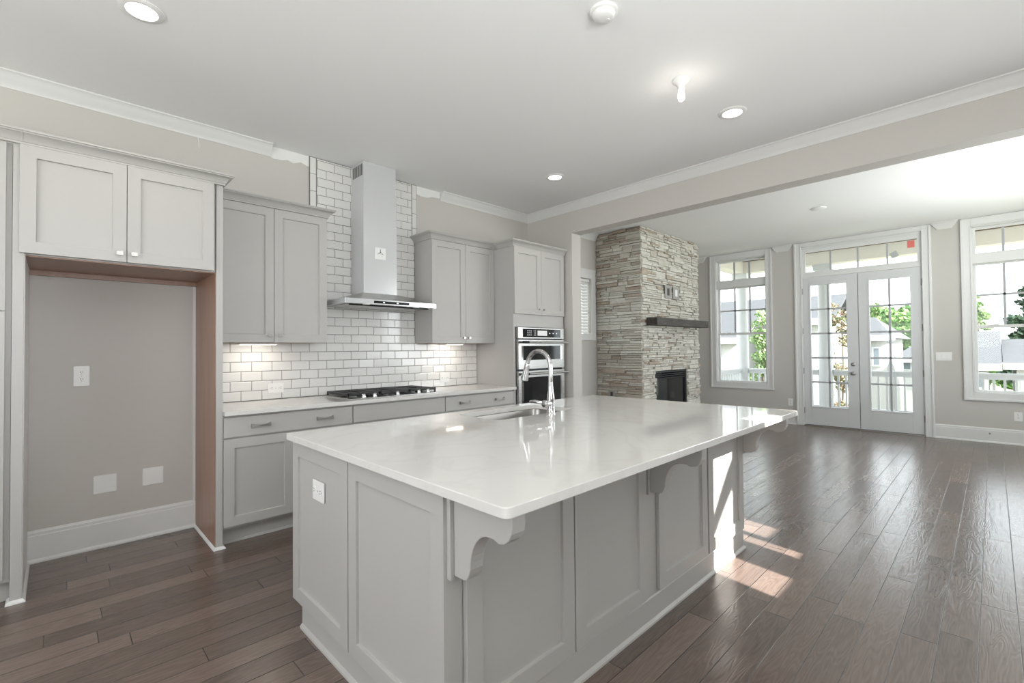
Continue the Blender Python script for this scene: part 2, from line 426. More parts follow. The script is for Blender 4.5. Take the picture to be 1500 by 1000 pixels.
# ------------------------------------------------------------------ room shell
ZC = 3.06
YW = 4.245                  # plane of the cabinet wall (and living room back wall)
XR = 9.02                   # plane of the garden wall
YF = -1.31                  # wall beside the camera
XL = -3.2
b = MB(); b.box(XL-.15, XR+.15, YF-.15, YW+.15, -.12, 0); struct(b.build('floor', 'plank_floor', origin=(0, 0, 0)), 'dark brown hand-scraped plank floor')
b = MB(); b.box(XL-.15, XR+.15, YF-.15, YW+.15, ZC, ZC+.1); struct(b.build('ceiling', 'ceiling_paint'), 'flat white ceiling')
LRW = (5.05, 5.82, 1.54, 2.37)   # small shuttered window opening on the back wall
b = MB(); wall_boxes(b, 'x', YW, YW+.15, XL-.15, XR+.15, 0, ZC, [LRW]); struct(b.build('wall_back', 'wall_paint'), 'greige back wall behind the cabinets')
WIN1 = (2.79, 3.67, .665, 2.95); WIN2 = (-.70, .185, .665, 2.95); DOORH = (.697, 2.234, 0, 2.98)
b = MB(); wall_boxes(b, 'y', XR, XR+.15, YF-.15, YW, 0, ZC, [WIN1, WIN2, DOORH]); struct(b.build('wall_right', 'wall_paint'), 'grey wall with the french doors')
# unseen wall: openings added to let in light, some shaped for the sun patch
SUNW = [(2.345, 2.635, 1.62, 2.70), (2.93, 3.035, 1.66, 2.70), (3.10, 3.33, 1.84, 2.70)]
KW = (-.25, 1.45, 1.0, 2.5); LW = (5.5, 8.3, .66, 2.86)
b = MB(); wall_boxes(b, 'x', YF-.06, YF, XL-.15, XR+.15, 0, ZC, SUNW+[KW, LW]); struct(b.build('wall_front', 'wall_paint'), 'wall beside the camera')
b = MB(); wall_boxes(b, 'y', XL-.15, XL, YF, YW, 0, ZC, [(-.2, 2.8, .7, 2.7)]); struct(b.build('wall_left', 'wall_paint'), 'wall behind the camera')
XB, XB2 = 4.445, 4.613
b = MB(); b.box(XB, XB2, 3.51, YW, 0, ZC); struct(b.build('wall_divider', 'wall_paint'), 'short wall end between oven cabinet and fireplace')
b = MB(); b.box(XB, XB2, YF, 3.51, 2.705, ZC); struct(b.build('wall_header', 'wall_paint'), 'dropped beam across the wide opening')

# crown moulding
CROWN = [(0, -.095), (.006, -.095), (.010, -.082), (.022, -.066), (.036, -.048), (.046, -.034), (.054, -.020), (.064, -.013), (.070, -.010), (.070, -.0005), (0, -.0005)]
def crown(n, label, path, side=1.0, prof=CROWN):
    return struct(MB().sweep(prof, path, side, ZC).build('trim_%d' % n, 'trim_paint', smooth=True), label)
crown(1, 'crown molding above the fridge cabinet, cut off short of the tile', [(XL, YW), (1.305, YW)])
crown(2, 'crown molding from hood tile to beam corner and along the beam', [(3.045, YW), (XB, YW), (XB, YF)])
crown(3, 'crown molding beside the chimney on the back wall', [(XB2, YF), (XB2, YW), (5.955, YW)], 1.0)
crown(4, 'crown molding between chimney corner and left window', [(7.80, YW), (XR, YW), (XR, 3.905), (XR+.1, 3.905)])
crown(5, 'short crown molding between left window and french doors', [(XR+.1, 2.61), (XR, 2.61), (XR, 2.425), (XR+.1, 2.425)])
crown(6, 'short crown molding between french doors and right window', [(XR+.1, .525), (XR, .525), (XR, .375), (XR+.1, .375)])
# bare plaster where the crown is missing, either side of the hood tile
def patch(n, pts, label):
    b = MB(); b.prism(pts, YW-.0015, YW, lambda p, t: (p[0], t, p[1])); struct(b.build('trim_%d' % n, 'primer_patch'), label)
patch(7, [(1.30, 2.965), (1.33, 2.955), (1.40, 2.962), (1.44, 2.975), (1.49, 2.958), (1.55, 2.985), (1.60, 2.968), (1.626, 2.965), (1.626, 3.058), (1.30, 3.058)], 'unpainted plaster patch left of the hood tile')
patch(8, [(2.745, 2.975), (2.80, 2.96), (2.88, 2.962), (2.95, 2.985), (3.05, 2.99), (3.05, 3.058), (2.745, 3.058)], 'unpainted plaster patch right of the hood tile')
b = MB(); b.tube([(.781, YW-.003, 2.966), (.786, YW-.003, 2.945), (.789, YW-.003, 2.92), (.789, YW-.003, 2.885)], .004, 6); struct(b.build('trim_9', 'trim_paint'), 'small caulk line below the crown')
# baseboards
def base_prof(h): return [(0, 0), (.026, 0), (.026, .010), (.020, .020), (.014, .024), (.014, h-.035), (.011, h-.030), (.011, h-.014), (.006, h-.006), (.004, h), (0, h)]
def baseboard(name, path, label, side=1.0, h=.2):
    return struct(MB().sweep(base_prof(h), path, side, 0).build('baseboard_'+name, 'trim_paint'), label)
baseboard('niche', [(-.117, YW), (.771, YW)], 'white baseboard in the empty fridge niche', 1)
baseboard('right', [(XR, .612), (XR, YF)], 'white baseboard under the right window', 1)
baseboard('left', [(7.80, YW), (XR, YW), (XR, 2.34)], 'white baseboard under the left window', 1)
baseboard('back', [(XB2, 3.52), (XB2, YW), (5.93, YW)], 'white baseboard left of the chimney', 1)

# ------------------------------------------------------------------ kitchen cabinets on the back wall
CAB_CROWN = [(0, 0), (.016, 0), (.016, .010), (.020, .012), (.024, .022), (.034, .036), (.048, .047), (.056, .050), (.056, .056), (.062, .058), (.062, .068), (0, .068)]
def cab_crown(parent, path, side=1.0, z=2.438):
    return MB().sweep(CAB_CROWN, path, side, z).build('crown', 'cabinet_paint', parent, 0, True)
# pantry
PF = 3.62
t = thing('pantry_cabinet', 'tall grey pantry cabinet cut by the left edge of the photo', 'cabinet', (-.5, 3.93, 0))
b = MB(); b.box(-.86, -.164, PF+.021, YW-.002, .115, 2.438); b.box(-.86, -.164, 3.70, YW-.002, 0, .115); b.build('body', 'cabinet_paint', t)
for v0, v1 in ((.135, 1.536), (1.542, 2.436)):
    door(t, FY(PF+.019), -.82, -.186, v0, v1, 0, .019)
cab_crown(t, [(-.86, PF), (-.125, PF)])
# fridge surround
t = thing('refrigerator_surround', 'grey over-fridge cabinet on side panels around the empty niche', 'cabinet', (.33, 3.93, 0))
for x0, x1, xi, s in ((-.162, -.118, -.118, -1), (.774, .814, .774, 1)):
    b = MB(); b.box(x0, x1, PF+.004, YW-.002, 0, 2.438); p = b.build('side_panel', 'cabinet_paint', t, .0015)
    b = MB(); xa, xb_ = (xi, xi-.0035) if s > 0 else (xi, xi+.0035); b.box(xa, xb_, PF+.012, YW-.004, .016, 1.853)
    c = b.build('inner_face', 'veneer_wood' if s > 0 else 'trim_paint', p)
    c['label'] = 'unfinished brown wood inner face' if s > 0 else 'white primed inner face'
    b = MB(); f_ = [(0, 0), (.016, 0), (.014, .008), (.006, .016), (0, .018)]
    if s > 0: b.sweep(f_, [(x0, YW-.03), (x0, PF+.004), (x1, PF+.004), (x1, PF+.07)], 1.0, 0)
    else: b.sweep(f_, [(x0, PF+.07), (x0, PF+.004), (x1, PF+.004), (x1, YW-.03)], 1.0, 0)
    c = b.build('shoe_molding', 'trim_paint', p); c['label'] = 'white shoe molding at the foot of the panel'
b = MB(); b.box(-.117, .773, PF+.024, YW-.003, 1.85, 2.438); b.build('box', 'cabinet_paint', t)
b = MB(); b.box(-.117, .773, PF+.03, YW-.03, 1.843, 1.8495); b.box(-.117, .773, YW-.03, YW-.004, 1.812, 1.8495); b.build('underside', 'veneer_wood', t)['label'] = 'bare wood underside with back rail'
for x0, x1, ku in ((-.137, .3065, .274), (.3095, .7585, .342)):
    door(t, FY(PF+.003), x0, x1, 1.855, 2.437, 0, .020, [(ku, 1.903)])
b = MB(); b.box(.752, .770, YW-.012, YW-.003, .2, 1.811); b.build('scribe_strip', 'trim_paint', t)
cab_crown(t, [(-.124, PF), (.806, PF), (.806, 3.855)])

def upper(name, label, x0, x1, xm, leftside, knobz=1.442, z0=1.385, yf=3.92, crown_path=None):
    t = thing(name, label, 'cabinet', ((x0+x1)/2, yf, z0))
    b = MB(); b.box(x0, x1, yf+.021, YW-.002, z0+.004, 2.438); b.build('body', 'cabinet_paint', t, .001)
    b = MB(); b.box(x0+.018, x1-.018, yf+.04, YW-.03, z0-.001, z0+.0035); b.build('underside', 'veneer_wood', t)['label'] = 'bare wood underside'
    door(t, FY(yf+.020), x0+.001, xm-.0015, z0, 2.436, 0, .020, [(xm-.032, knobz)])
    door(t, FY(yf+.020), xm+.0015, x1-.001, z0, 2.436, 0, .020, [(xm+.038, knobz)])
    cab_crown(t, crown_path)
    return t
upper('wall_cabinet', 'grey two-door upper cabinet left of the range hood', .818, 1.648, 1.231, False, crown_path=[(.83, 3.93), (1.645, 3.93), (1.645, YW-.005)])
upper('wall_cabinet', 'grey two-door upper cabinet right of the range hood', 2.712, 3.553, 3.142, True, crown_path=[(2.715, YW-.005), (2.715, 3.93), (3.50, 3.93)])

# under-cabinet lights
for i, (x0, x1, lb) in enumerate(((1.02, 1.30, 'slim under-cabinet light strip below left upper cabinet'), (2.98, 3.22, 'slim under-cabinet light strip below right upper cabinet'))):
    t = thing('under_cabinet_light', lb, 'light', ((x0+x1)/2, 4.07, 1.365), 'under-cabinet lights')
    b = MB(); b.box(x0, x1, 4.045, 4.095, 1.371, 1.3838); b.build('housing', 'white_plastic', t, .002)
    b = MB(); b.box(x0+.01, x1-.01, 4.062, 4.078, 1.369, 1.3712); b.build('diffuser', 'led_strip', t)
    light('under_cabinet_lamp', 'AREA', ((x0+x1)/2, 4.075, 1.366), .7, (1, .90, .78), (0, .12, -1), shape='RECTANGLE', size=x1-x0-.02, size_y=.012)

# oven tower
t = thing('oven_cabinet', 'tall grey oven cabinet between upper cabinet and wall corner', 'cabinet', (3.98, 3.93, 0))
OX0, OX1 = 3.556, 4.402
b = MB(); b.box(OX0, OX0+.03, PF, YW-.002, 0, 2.438); b.box(OX1-.028, OX1, PF, YW-.002, 0, 2.438); b.box(OX0+.03, OX1-.028, YW-.03, YW-.002, .1, 2.438)
b.box(OX0+.03, OX1-.028, PF, YW-.03, 1.562, 1.70); b.box(OX0+.03, OX1-.028, PF, YW-.03, .10, .34); b.box(OX0+.03, OX1-.028, PF+.07, YW-.03, 0, .10)
b.box(OX0+.03, OX1-.028, PF+.004, YW-.03, 1.70, 2.438); b.build('body', 'cabinet_paint', t, .001)
for x0, x1, ku in ((OX0+.004, 3.988, 3.955), (3.991, OX1-.003, 4.03)):
    door(t, FY(PF-.001), x0, x1, 1.703, 2.436, 0, .019, [(ku, 1.765)])
cab_crown(t, [(OX0+.003, 3.865), (OX0+.003, PF-.002), (OX1+.02, PF-.002)])

# wall oven
t = thing('wall_oven', 'stainless double wall oven built into the tall cabinet', 'oven', (3.97, 3.6, .34))
fr = FY(3.618)
b = MB(); b.box(3.588, 4.372, 3.622, 4.15, .345, 1.56); b.build('chassis', 'dark_metal', t)
b = MB(); fbox(b, fr, 3.592, 4.37, 1.432, 1.556, 0, .034); p = b.build('control_panel', 'stainless', t, .003)
b = MB(); fbox(b, fr, 3.665, 4.30, 1.447, 1.540, .034, .0365); q = b.build('display_glass', 'black_gloss', p)
b = MB(); fbox(b, fr, 3.90, 4.06, 1.466, 1.524, .0365, .0375); b.build('screen', 'display_glow', p)
def key(ua, ub, va, vb): fbox(MB(), fr, ua, ub, va, vb, .0365, .0372).build('touch_key', 'icon_glow', p)
for r_ in range(3):
    for c_ in range(3): key(3.735+c_*.028, 3.745+c_*.028, 1.469+r_*.023, 1.476+r_*.023)
    for c_ in range(2): key(3.84+c_*.024, 3.848+c_*.024, 1.469+r_*.023, 1.476+r_*.023)
for c_ in range(3): key(4.10+c_*.06, 4.115+c_*.06, 1.49, 1.50)
def oven_door(v0, v1, w0, w1, hz):
    b = MB(); st = [(3.592, 4.37, v0, v1)]
    fbox(b, fr, 3.592, 4.37, v0, v1, 0, .036); p = b.build('door', 'stainless', t, .003)
    b = MB(); fbox(b, fr, 3.668, 4.292, w0, w1, .036, .0385); b.build('window', 'black_gloss', p, .001)
    for ua, ub in ((3.640, 3.667), (4.293, 4.32)): fbox(MB(), fr, ua, ub, w0, w1, .036, .039).build('window_edge', 'chrome', p)
    b = MB(); b.tube([fr.p(3.625, hz, .088), fr.p(4.375, hz, .088)], .0125, 16); fbox(b, fr, 3.66, 3.685, hz-.01, hz+.01, .034, .088); fbox(b, fr, 4.31, 4.335, hz-.01, hz+.01, .034, .088)
    h = b.build('handle', 'stainless', p, 0, True)
    b = MB(); b.tube([fr.p(3.615, hz, .088), fr.p(3.70, hz, .088)], .0145, 16); b.build('handle_cap', 'dark_metal', p, 0, True)
oven_door(1.095, 1.420, 1.195, 1.352, 1.392)
oven_door(.46, 1.076, .60, 1.005, 1.045)
b = MB(); fbox(b, fr, 3.592, 4.37, .35, .45, 0, .034); b.build('drawer', 'stainless', t, .003)

# base cabinets
def base_cab(label, x0, x1, pulls):
    t = thing('base_cabinet', label, 'cabinet', ((x0+x1)/2, 3.93, 0))
    b = MB(); b.box(x0, x1, PF+.018, YW-.012, .115, .883); b.box(x0, x1, 3.705, YW-.012, 0, .115); b.build('body', 'cabinet_paint', t)
    b = MB(); b.sweep([(0, 0), (.012, 0), (.010, .008), (.004, .014), (0, .016)], [(x0, 3.705), (x1, 3.705)], 1, 0); b.build('shoe_molding', 'cabinet_paint', t)
    fr = FY(PF+.017)
    b = MB(); fbox(b, fr, x0+.003, x1-.003, .733, .868, 0, .020); d = b.build('drawer', 'cabinet_paint', t, .002)
    for u in pulls: pull(d, fr, u, .80, .020)
    xm = (x0+x1)/2
    door(t, fr, x0+.003, xm-.0015, .133, .722, 0, .020); door(t, fr, xm+.0015, x1-.003, .133, .722, 0, .020)
base_cab('grey base cabinet with two-pull drawer beside the fridge niche', .815, 1.729, (1.045, 1.498))
base_cab('grey base cabinet under the cooktop with plain false drawer', 1.730, 2.643, ())
base_cab('grey base cabinet with two-pull drawer beside the oven cabinet', 2.644, 3.555, (2.873, 3.337))

# countertop (with cutout left to the cooktop tray)
b = MB(); b.box(.816, 3.555, 3.578, YW-.013, .8835, .9144); tag(b.build('countertop', 'quartz', None, .003), 'white quartz countertop along the tiled wall', 'countertop')

# backsplash
random.seed(3)
TY = 4.2325
def tiles(mb, x0, x1, z0, z1, phase, row0):
    pw, ph, g = .155, .0787, .0040
    nz = int(math.ceil((z1-z0)/ph+.01))
    for r_ in range(nz):
        a0 = z0+r_*ph; a1 = min(a0+ph-g, z1)
        if a1-a0 < .008: continue
        off = phase + (pw/2 if (r_+row0) % 2 else 0)
        k = math.floor((x0-off)/pw)
        while True:
            xa = off+k*pw; xb_ = xa+pw-g; k += 1
            if xa >= x1: break
            xa, xb_ = max(xa, x0), min(xb_, x1)
            if xb_-xa < .0045: continue
            tile(mb, xa, xb_, a0, a1)
def tile(mb, xa, xb_, a0, a1):
    t1 = [random.uniform(-.0006, .0006) for _ in range(3)]
    e = min(.0045, (xb_-xa)*.3)
    def y(u, v): return TY + t1[0]*u + t1[1]*v
    B = mb.vs([(xa, TY+.010, a0), (xb_, TY+.010, a0), (xb_, TY+.010, a1), (xa, TY+.010, a1)])
    M_ = mb.vs([(xa, TY+.0022, a0), (xb_, TY+.0022, a0), (xb_, TY+.0022, a1), (xa, TY+.0022, a1)])
    T_ = mb.vs([(xa+e, y(-1, -1), a0+e), (xb_-e, y(1, -1), a0+e), (xb_-e, y(1, 1), a1-e), (xa+e, y(-1, 1), a1-e)])
    for k in range(4):
        j = (k+1) % 4; mb.face(B+k, B+j, M_+j, M_+k); mb.face(M_+k, M_+j, T_+j, T_+k)
    mb.face(T_, T_+1, T_+2, T_+3)
t = thing('tile_backsplash', 'white subway tile backsplash with dark grout up to the ceiling', 'backsplash', (2.18, 4.24, .914), kind='structure')
b = MB(); b.box(.818, 3.553, 4.2365, YW-.0005, .9144, 1.388); b.box(1.650, 2.710, 4.2365, YW-.0005, 1.388, 2.5); b.box(1.624, 2.742, 4.2365, YW-.0005, 2.44, 3.0595); b.build('grout', 'grout', t)
b = MB(); tiles(b, .820, 3.551, .918, 1.3865, 1.078+.002, 0)
Z6 = .918+6*.0787
tiles(b, 1.652, 2.708, Z6, .918+20*.0787-.001, 1.078+.002, 0)
tiles(b, 1.690, 2.676, .918+20*.0787, 3.054, 1.078+.002, 0)
b.build('field_tiles', 'subway_tile', t)
b = MB()
for xa, xb_ in ((1.630, 1.682), (2.684, 2.738)):
    z = 2.445
    while z < 3.05:
        tile(b, xa, xb_, z, min(z+.151, 3.054)); z += .155
b.build('edge_tiles', 'tile_trim', t)

# range hood
t = thing('range_hood', 'stainless chimney range hood over the cooktop', 'range hood', (2.18, 4.0, 1.712))
b = MB(); b.box(2.012, 2.352, 3.985, TY-.002, 1.83, 2.80); b.build('chimney', 'hood_steel', t, .002)
b = MB(); b.box(2.016, 2.348, 3.989, TY-.002, 2.80, 3.057); c = b.build('chimney_extension', 'hood_steel', t, .002)
for k in range(6):
    y0 = 4.015+k*.033
    for xa in (2.0145, 2.3475): MB().box(xa, xa+.002, y0, y0+.017, 2.93, 3.035).build('vent_slot', 'slot_dark', c)
b = MB(); b.box(1.724, 2.640, 3.745, TY-.002, 1.715, 1.760); c = b.build('canopy', 'hood_steel', t, .002)
b = MB()
b.hexa([(1.735, 3.756, 1.760), (2.629, 3.756, 1.760), (2.629, TY-.004, 1.760), (1.735, TY-.004, 1.760), (2.00, 3.972, 1.842), (2.364, 3.972, 1.842), (2.364, TY-.004, 1.842), (2.00, TY-.004, 1.842)])
b.build('canopy_top', 'stainless', t)
b = MB(); b.box(1.985, 2.335, 3.742, 3.7455, 1.727, 1.748); c2 = b.build('control_strip', 'black_gloss', c)
for u in (2.08, 2.215): MB().box(u-.008, u+.008, 3.7412, 3.7425, 1.733, 1.742).build('touch_key', 'icon_glow', c)
b = MB(); b.box(1.76, 2.60, 3.80, 4.20, 1.7115, 1.7155); b.build('filter', 'stainless', c)
b = MB(); b.tube([(1.78, 3.79, 1.708), (2.58, 3.79, 1.708)], .006, 8); b.build('filter_rail', 'dark_metal', c)
for u in (1.93, 2.43):
    b = MB(); b.lathe([(.032, 0), (.030, -.004), (.010, -.005)], (u, 3.775, 1.7152)); b.build('hood_lamp', 'white_plastic', c)
# small maker badge on the chimney front
b = MB(); b.box(2.123, 2.235, 3.9835, 3.9852, 2.165, 2.275); p = b.build('badge', 'white_plastic', t)
b = MB(); b.lathe([(.007, 0), (.006, .002)], (2.180, 3.9836, 2.231), (0, -1, 0), 12)
for a_ in (90, 210, 330):
    ca, sa = math.cos(R(a_)), math.sin(R(a_)); px, pz = -sa, ca
    b.prism([(2.18+ca*.012+px*.004, 2.228+sa*.012+pz*.004), (2.18+ca*.012-px*.004, 2.228+sa*.012-pz*.004), (2.18+ca*.040, 2.228+sa*.040)], 3.9826, 3.9838, lambda q, tt: (q[0], tt, q[1]))
b.build('badge_emblem', 'slot_dark', p)

# cooktop
t = thing('gas_cooktop', 'black and steel gas cooktop set in the wall countertop', 'cooktop', (2.186, 3.92, .914))
b = MB(); b.box(1.735, 2.638, 3.655, 4.175, .9146, .9215); b.build('tray', 'stainless', t, .002)
for bx, by, br in ((1.90, 3.80, .045), (1.90, 4.05, .035), (2.186, 3.93, .060), (2.47, 3.80, .035), (2.47, 4.05, .045)):
    b = MB(); b.lathe([(br, 0), (br, .010), (br*.8, .014), (br*.75, .022), (.01, .024)], (bx, by, .9215)); b.build('burner', 'black_iron', t, 0, True)
for gx0, gx1 in ((1.745, 2.035), (2.040, 2.333), (2.338, 2.628)):
    b = MB()
    for x_ in (gx0, gx1-.014): b.box(x_, x_+.014, 3.745, 4.165, .936, .957)
    for y_ in (3.745, 4.151): b.box(gx0, gx1, y_, y_+.014, .936, .957)
    for k in range(8): y_ = 3.790+k*.0465; b.box(gx0, gx0+.095, y_, y_+.010, .940, .957); b.box(gx1-.095, gx1, y_, y_+.010, .940, .957)
    gm = (gx0+gx1)/2; b.box(gm-.006, gm+.006, 3.75, 3.86, .940, .957); b.box(gm-.006, gm+.006, 4.04, 4.16, .940, .957)
    b.box(gx0+.09, gx0+.104, 3.75, 4.16, .940, .957); b.box(gx1-.104, gx1-.09, 3.75, 4.16, .940, .957)
    for x_ in (gx0, gx1-.014):
        for y_ in (3.745, 4.151): b.box(x_, x_+.014, y_, y_+.014, .9216, .938)
    b.build('grate', 'black_iron', t, .003)
for kx in (1.865, 1.965, 2.186, 2.405, 2.505):
    b = MB(); b.lathe([(.022, 0), (.022, .004), (.0175, .006), (.016, .026), (.014, .029)], (kx, 3.70, .9215)); b.box(kx-.004, kx+.004, 3.682, 3.718, .9505, .956); b.build('control_knob', 'chrome', t, 0, True)

# ------------------------------------------------------------------ outlets, switches and plates
def rrect(w, h, r, n=4):
    P = []
    for cx, cy, a0 in ((w/2-r, h/2-r, 0), (-w/2+r, h/2-r, 90), (-w/2+r, -h/2+r, 180), (w/2-r, -h/2+r, 270)):
        for k in range(n+1): a = R(a0+90*k/n); P.append((cx+r*math.cos(a), cy+r*math.sin(a)))
    return P
def plate(name, label, cat, fr, u, v, w, h, style, group=None, mat='white_plastic', d0=0.0, rot=False):
    L = fr.p(u, v-h/2, d0)
    t = thing(name, label, cat, L, group)
    b = MB(); b.prism(rrect(w, h, .006), d0, d0+.006, lambda p, d: fr.p(u+p[0], v+p[1], d)); pl = b.build('plate', mat, t, .0015)
    def sub(nm, pts, da, db, mt): bb = MB(); bb.prism(pts, d0+da, d0+db, lambda p, d: fr.p(u+p[0], v+p[1], d)); return bb.build(nm, mt, t)
    if style == 'duplex':
        for s in (-1, 1):
            cx, cy = (s*.020*w/.07, 0) if rot else (0, s*.020*h/.115)
            sub('socket', [(cx+p[0], cy+p[1]) for p in rrect(.030, .030, .009)], .006, .0085, mat)
            bb = MB()
            for q in ((-.007, .003), (.005, .003)):
                aa = [(cx+q[0], cy+q[1]-.004), (cx+q[0]+.0025, cy+q[1]-.004), (cx+q[0]+.0025, cy+q[1]+.006), (cx+q[0], cy+q[1]+.006)]
                if rot: aa = [(cx+(y_-cy), cy+(x_-cx)) for x_, y_ in aa]
                bb.prism(aa, d0+.0085, d0+.0090, lambda p, d: fr.p(u+p[0], v+p[1], d))
            g = (cx, cy-.009) if not rot else (cx-.009, cy)
            bb.prism([(g[0]+.0022*math.cos(k*math.pi/4), g[1]+.0022*math.sin(k*math.pi/4)) for k in range(8)], d0+.0085, d0+.0090, lambda p, d: fr.p(u+p[0], v+p[1], d))
            bb.build('slots', 'slot_dark', t)
        sub('screw', [(.003*math.cos(k*math.pi/4), .003*math.sin(k*math.pi/4)) for k in range(8)], .006, .0072, 'nickel')
    elif style == 'blank':
        for sx in (-1, 1):
            for sy in (-1, 1): sub('screw', [(sx*w*.2+.003*math.cos(k*math.pi/4), sy*h*.34+.003*math.sin(k*math.pi/4)) for k in range(8)], .006, .0070, 'white_plastic')
    elif style.startswith('rocker'):
        n = int(style[6:])
        for k in range(n):
            cx = (k-(n-1)/2)*w/(n+.35)
            bb = MB(); ww, hh = .034, .068
            bb.hexa([fr.p(u+cx-ww/2, v-hh/2, d0+.006), fr.p(u+cx+ww/2, v-hh/2, d0+.006), fr.p(u+cx+ww/2, v-hh/2, d0+.012), fr.p(u+cx-ww/2, v-hh/2, d0+.012),
                     fr.p(u+cx-ww/2, v+hh/2, d0+.006), fr.p(u+cx+ww/2, v+hh/2, d0+.006), fr.p(u+cx+ww/2, v+hh/2, d0+.0075), fr.p(u+cx-ww/2, v+hh/2, d0+.0075)])
            bb.build('rocker', mat, t, .001)
    elif style == 'opening':
        c = sub('opening', rrect(w*.36, h*.55, .003), .006, .0065, group or 'slot_dark')
    return t
plate('wall_outlet', 'upright white outlet on the wall of the empty fridge niche', 'outlet', FY(YW), .131, 1.163, .080, .132, 'duplex')
plate('blank_plate', 'square white blank plate low in the niche, the left one', 'wall plate', FY(YW), .253, .425, .120, .120, 'blank', 'blank plates in the niche')
plate('blank_plate', 'square white blank plate low in the niche, the right one', 'wall plate', FY(YW), .515, .428, .120, .120, 'blank', 'blank plates in the niche')
plate('wall_outlet', 'sideways white outlet on tile under the left upper cabinet', 'outlet', FY(TY), 1.339, 1.007, .124, .080, 'duplex', 'outlets on the tile', rot=True)
plate('wall_outlet', 'sideways white outlet on tile under the right upper cabinet', 'outlet', FY(TY), 3.086, 1.007, .124, .090, 'duplex', 'outlets on the tile', rot=True)
plate('light_switch', 'triple white rocker switch right of the french doors', 'switch', FX(XR), .487, 1.159, .170, .120, 'rocker3')
plate('wall_outlet', 'white outlet on the wall below the right window', 'outlet', FX(XR), -.216, .375, .078, .118, 'duplex')
plate('wall_outlet', 'white outlet beside the left edge of the french doors', 'outlet', FX(XR), 2.432, .370, .078, .122, 'duplex')

# ------------------------------------------------------------------ island
IX0, IX1, IY0, IY1 = .811, 3.331, .857, 2.426
t = thing('kitchen_island', 'large grey panelled kitchen island with corbels', 'island', (2.05, 1.75, 0))
BX0, BX1, BY0, BY1 = .862, 3.225, 1.170, 2.385
b = MB(); b.box(BX0, BX1, BY0, BY0+.02, 0, .883); b.box(BX0, BX0+.02, BY0+.02, BY1, .115, .883); b.box(BX0, BX0+.02, BY0+.02, 2.325, 0, .115)
b.box(BX1-.02, BX1, BY0+.02, BY1, .115, .883); b.box(BX1-.02, BX1, BY0+.02, 2.325, 0, .115); b.box(BX0+.02, BX1-.02, BY1-.02, BY1, .115, .883)
b.box(BX0+.02, BX1-.02, 2.305, 2.325, 0, .115); b.box(BX0+.02, BX1-.02, BY0+.02, BY1-.02, .10, .115)
b.build('body', 'cabinet_paint', t)
fr = FX(BX0)                                                   # short end facing the camera
for u0, u1 in ((1.172, 1.806), (1.814, 2.412)):
    door(t, fr, u0, u1, .113, .874, 0, .021, st=.066, name='end_panel')
fr = FY(BY0)
for u0, u1 in ((.916, 1.449), (1.456, 1.994), (2.112, 2.664), (2.682, 3.213)):
    door(t, fr, u0, u1, .138, .876, 0, .021, st=.066, name='back_panel')
for ua, ub in ((.841, .908), (1.998, 2.106)): fbox(MB(), fr, ua, ub, .125, .882, -.0015, .004).build('stile', 'cabinet_paint', t)
prof = [(0, 0), (.020, 0), (.019, .009), (.012, .017), (.008, .020), (.008, .118), (.004, .124), (0, .124)]
b = MB(); b.sweep(prof, [(BX0, 2.325), (BX0, BY0), (BX1, BY0), (BX1, 2.325)], 1.0, 0)
b.build('baseboard', 'cabinet_paint', t)
# kitchen-side doors and knobs
fr2 = FR(0, BY1, (1, 0), (0, 1))
for k in range(4):
    u0 = BX0+.004+k*.59; p = door(t, fr2, u0, u0+.583, .133, .873, 0, .020)
    knob(p, fr2, u0+.03, .845, .020)
# corbels
def corbel(x):
    fr = FY(BY0)
    b = MB(); b.prism([(0, .620), (.018, .620), (.018, .882), (0, .882)], x-.040, x+.040, lambda p, t_: (t_, BY0-.004-p[0], p[1])); c = b.build('corbel', 'cabinet_paint', t, .0015)
    cur = [(.0, .632), (.045, .632), (.062, .640), (.070, .655)]
    for k in range(0, 10):
        a = k/9; ang = a*math.pi/2
        cur.append((.076+.085*(1-math.cos(ang)), .672+.118*math.sin(ang)))
    cur += [(.178, .790), (.200, .783), (.222, .788), (.240, .803), (.250, .822), (.253, .845), (.253, .8825), (0, .8825)]
    b = MB(); b.prism(cur, x-.026, x+.026, lambda p, t_: (t_, BY0-.022-p[0], p[1])); b.build('bracket', 'cabinet_paint', c, .003)
for x in (.893, 2.052, 3.262-.02): corbel(x)
# countertop with sink cutout
HX0, HX1, HY0, HY1 = 1.785, 2.495, 1.955, 2.330
def slab_with_hole():
    b = MB(); z0, z1 = .8845, .9144
    def ring(P, z): return b.vs([(x, y, z) for x, y in P])
    n = 6
    def rr(x0, x1, y0, y1, r): return [(p[0]+(x0+x1)/2, p[1]+(y0+y1)/2) for p in rrect(x1-x0, y1-y0, r, n)]
    Oo, Ii = rr(IX0, IX1, IY0, IY1, .022), rr(HX0, HX1, HY0, HY1, .06)
    m_ = len(Oo)
    ot, it, ob, ib = ring(Oo, z1), ring(Ii, z1), ring(Oo, z0), ring(Ii, z0)
    # slight eased edge
    for k in range(m_):
        j = (k+1) % m_
        b.face(ot+k, ot+j, it+j, it+k); b.face(ob+k, ib+k, ib+j, ob+j); b.face(ot+k, ob+k, ob+j, ot+j); b.face(it+k, it+j, ib+j, ib+k)
    return b
tag(slab_with_hole().build('island_countertop', 'quartz', None, .0025), 'white quartz island countertop with sink cutout', 'countertop')
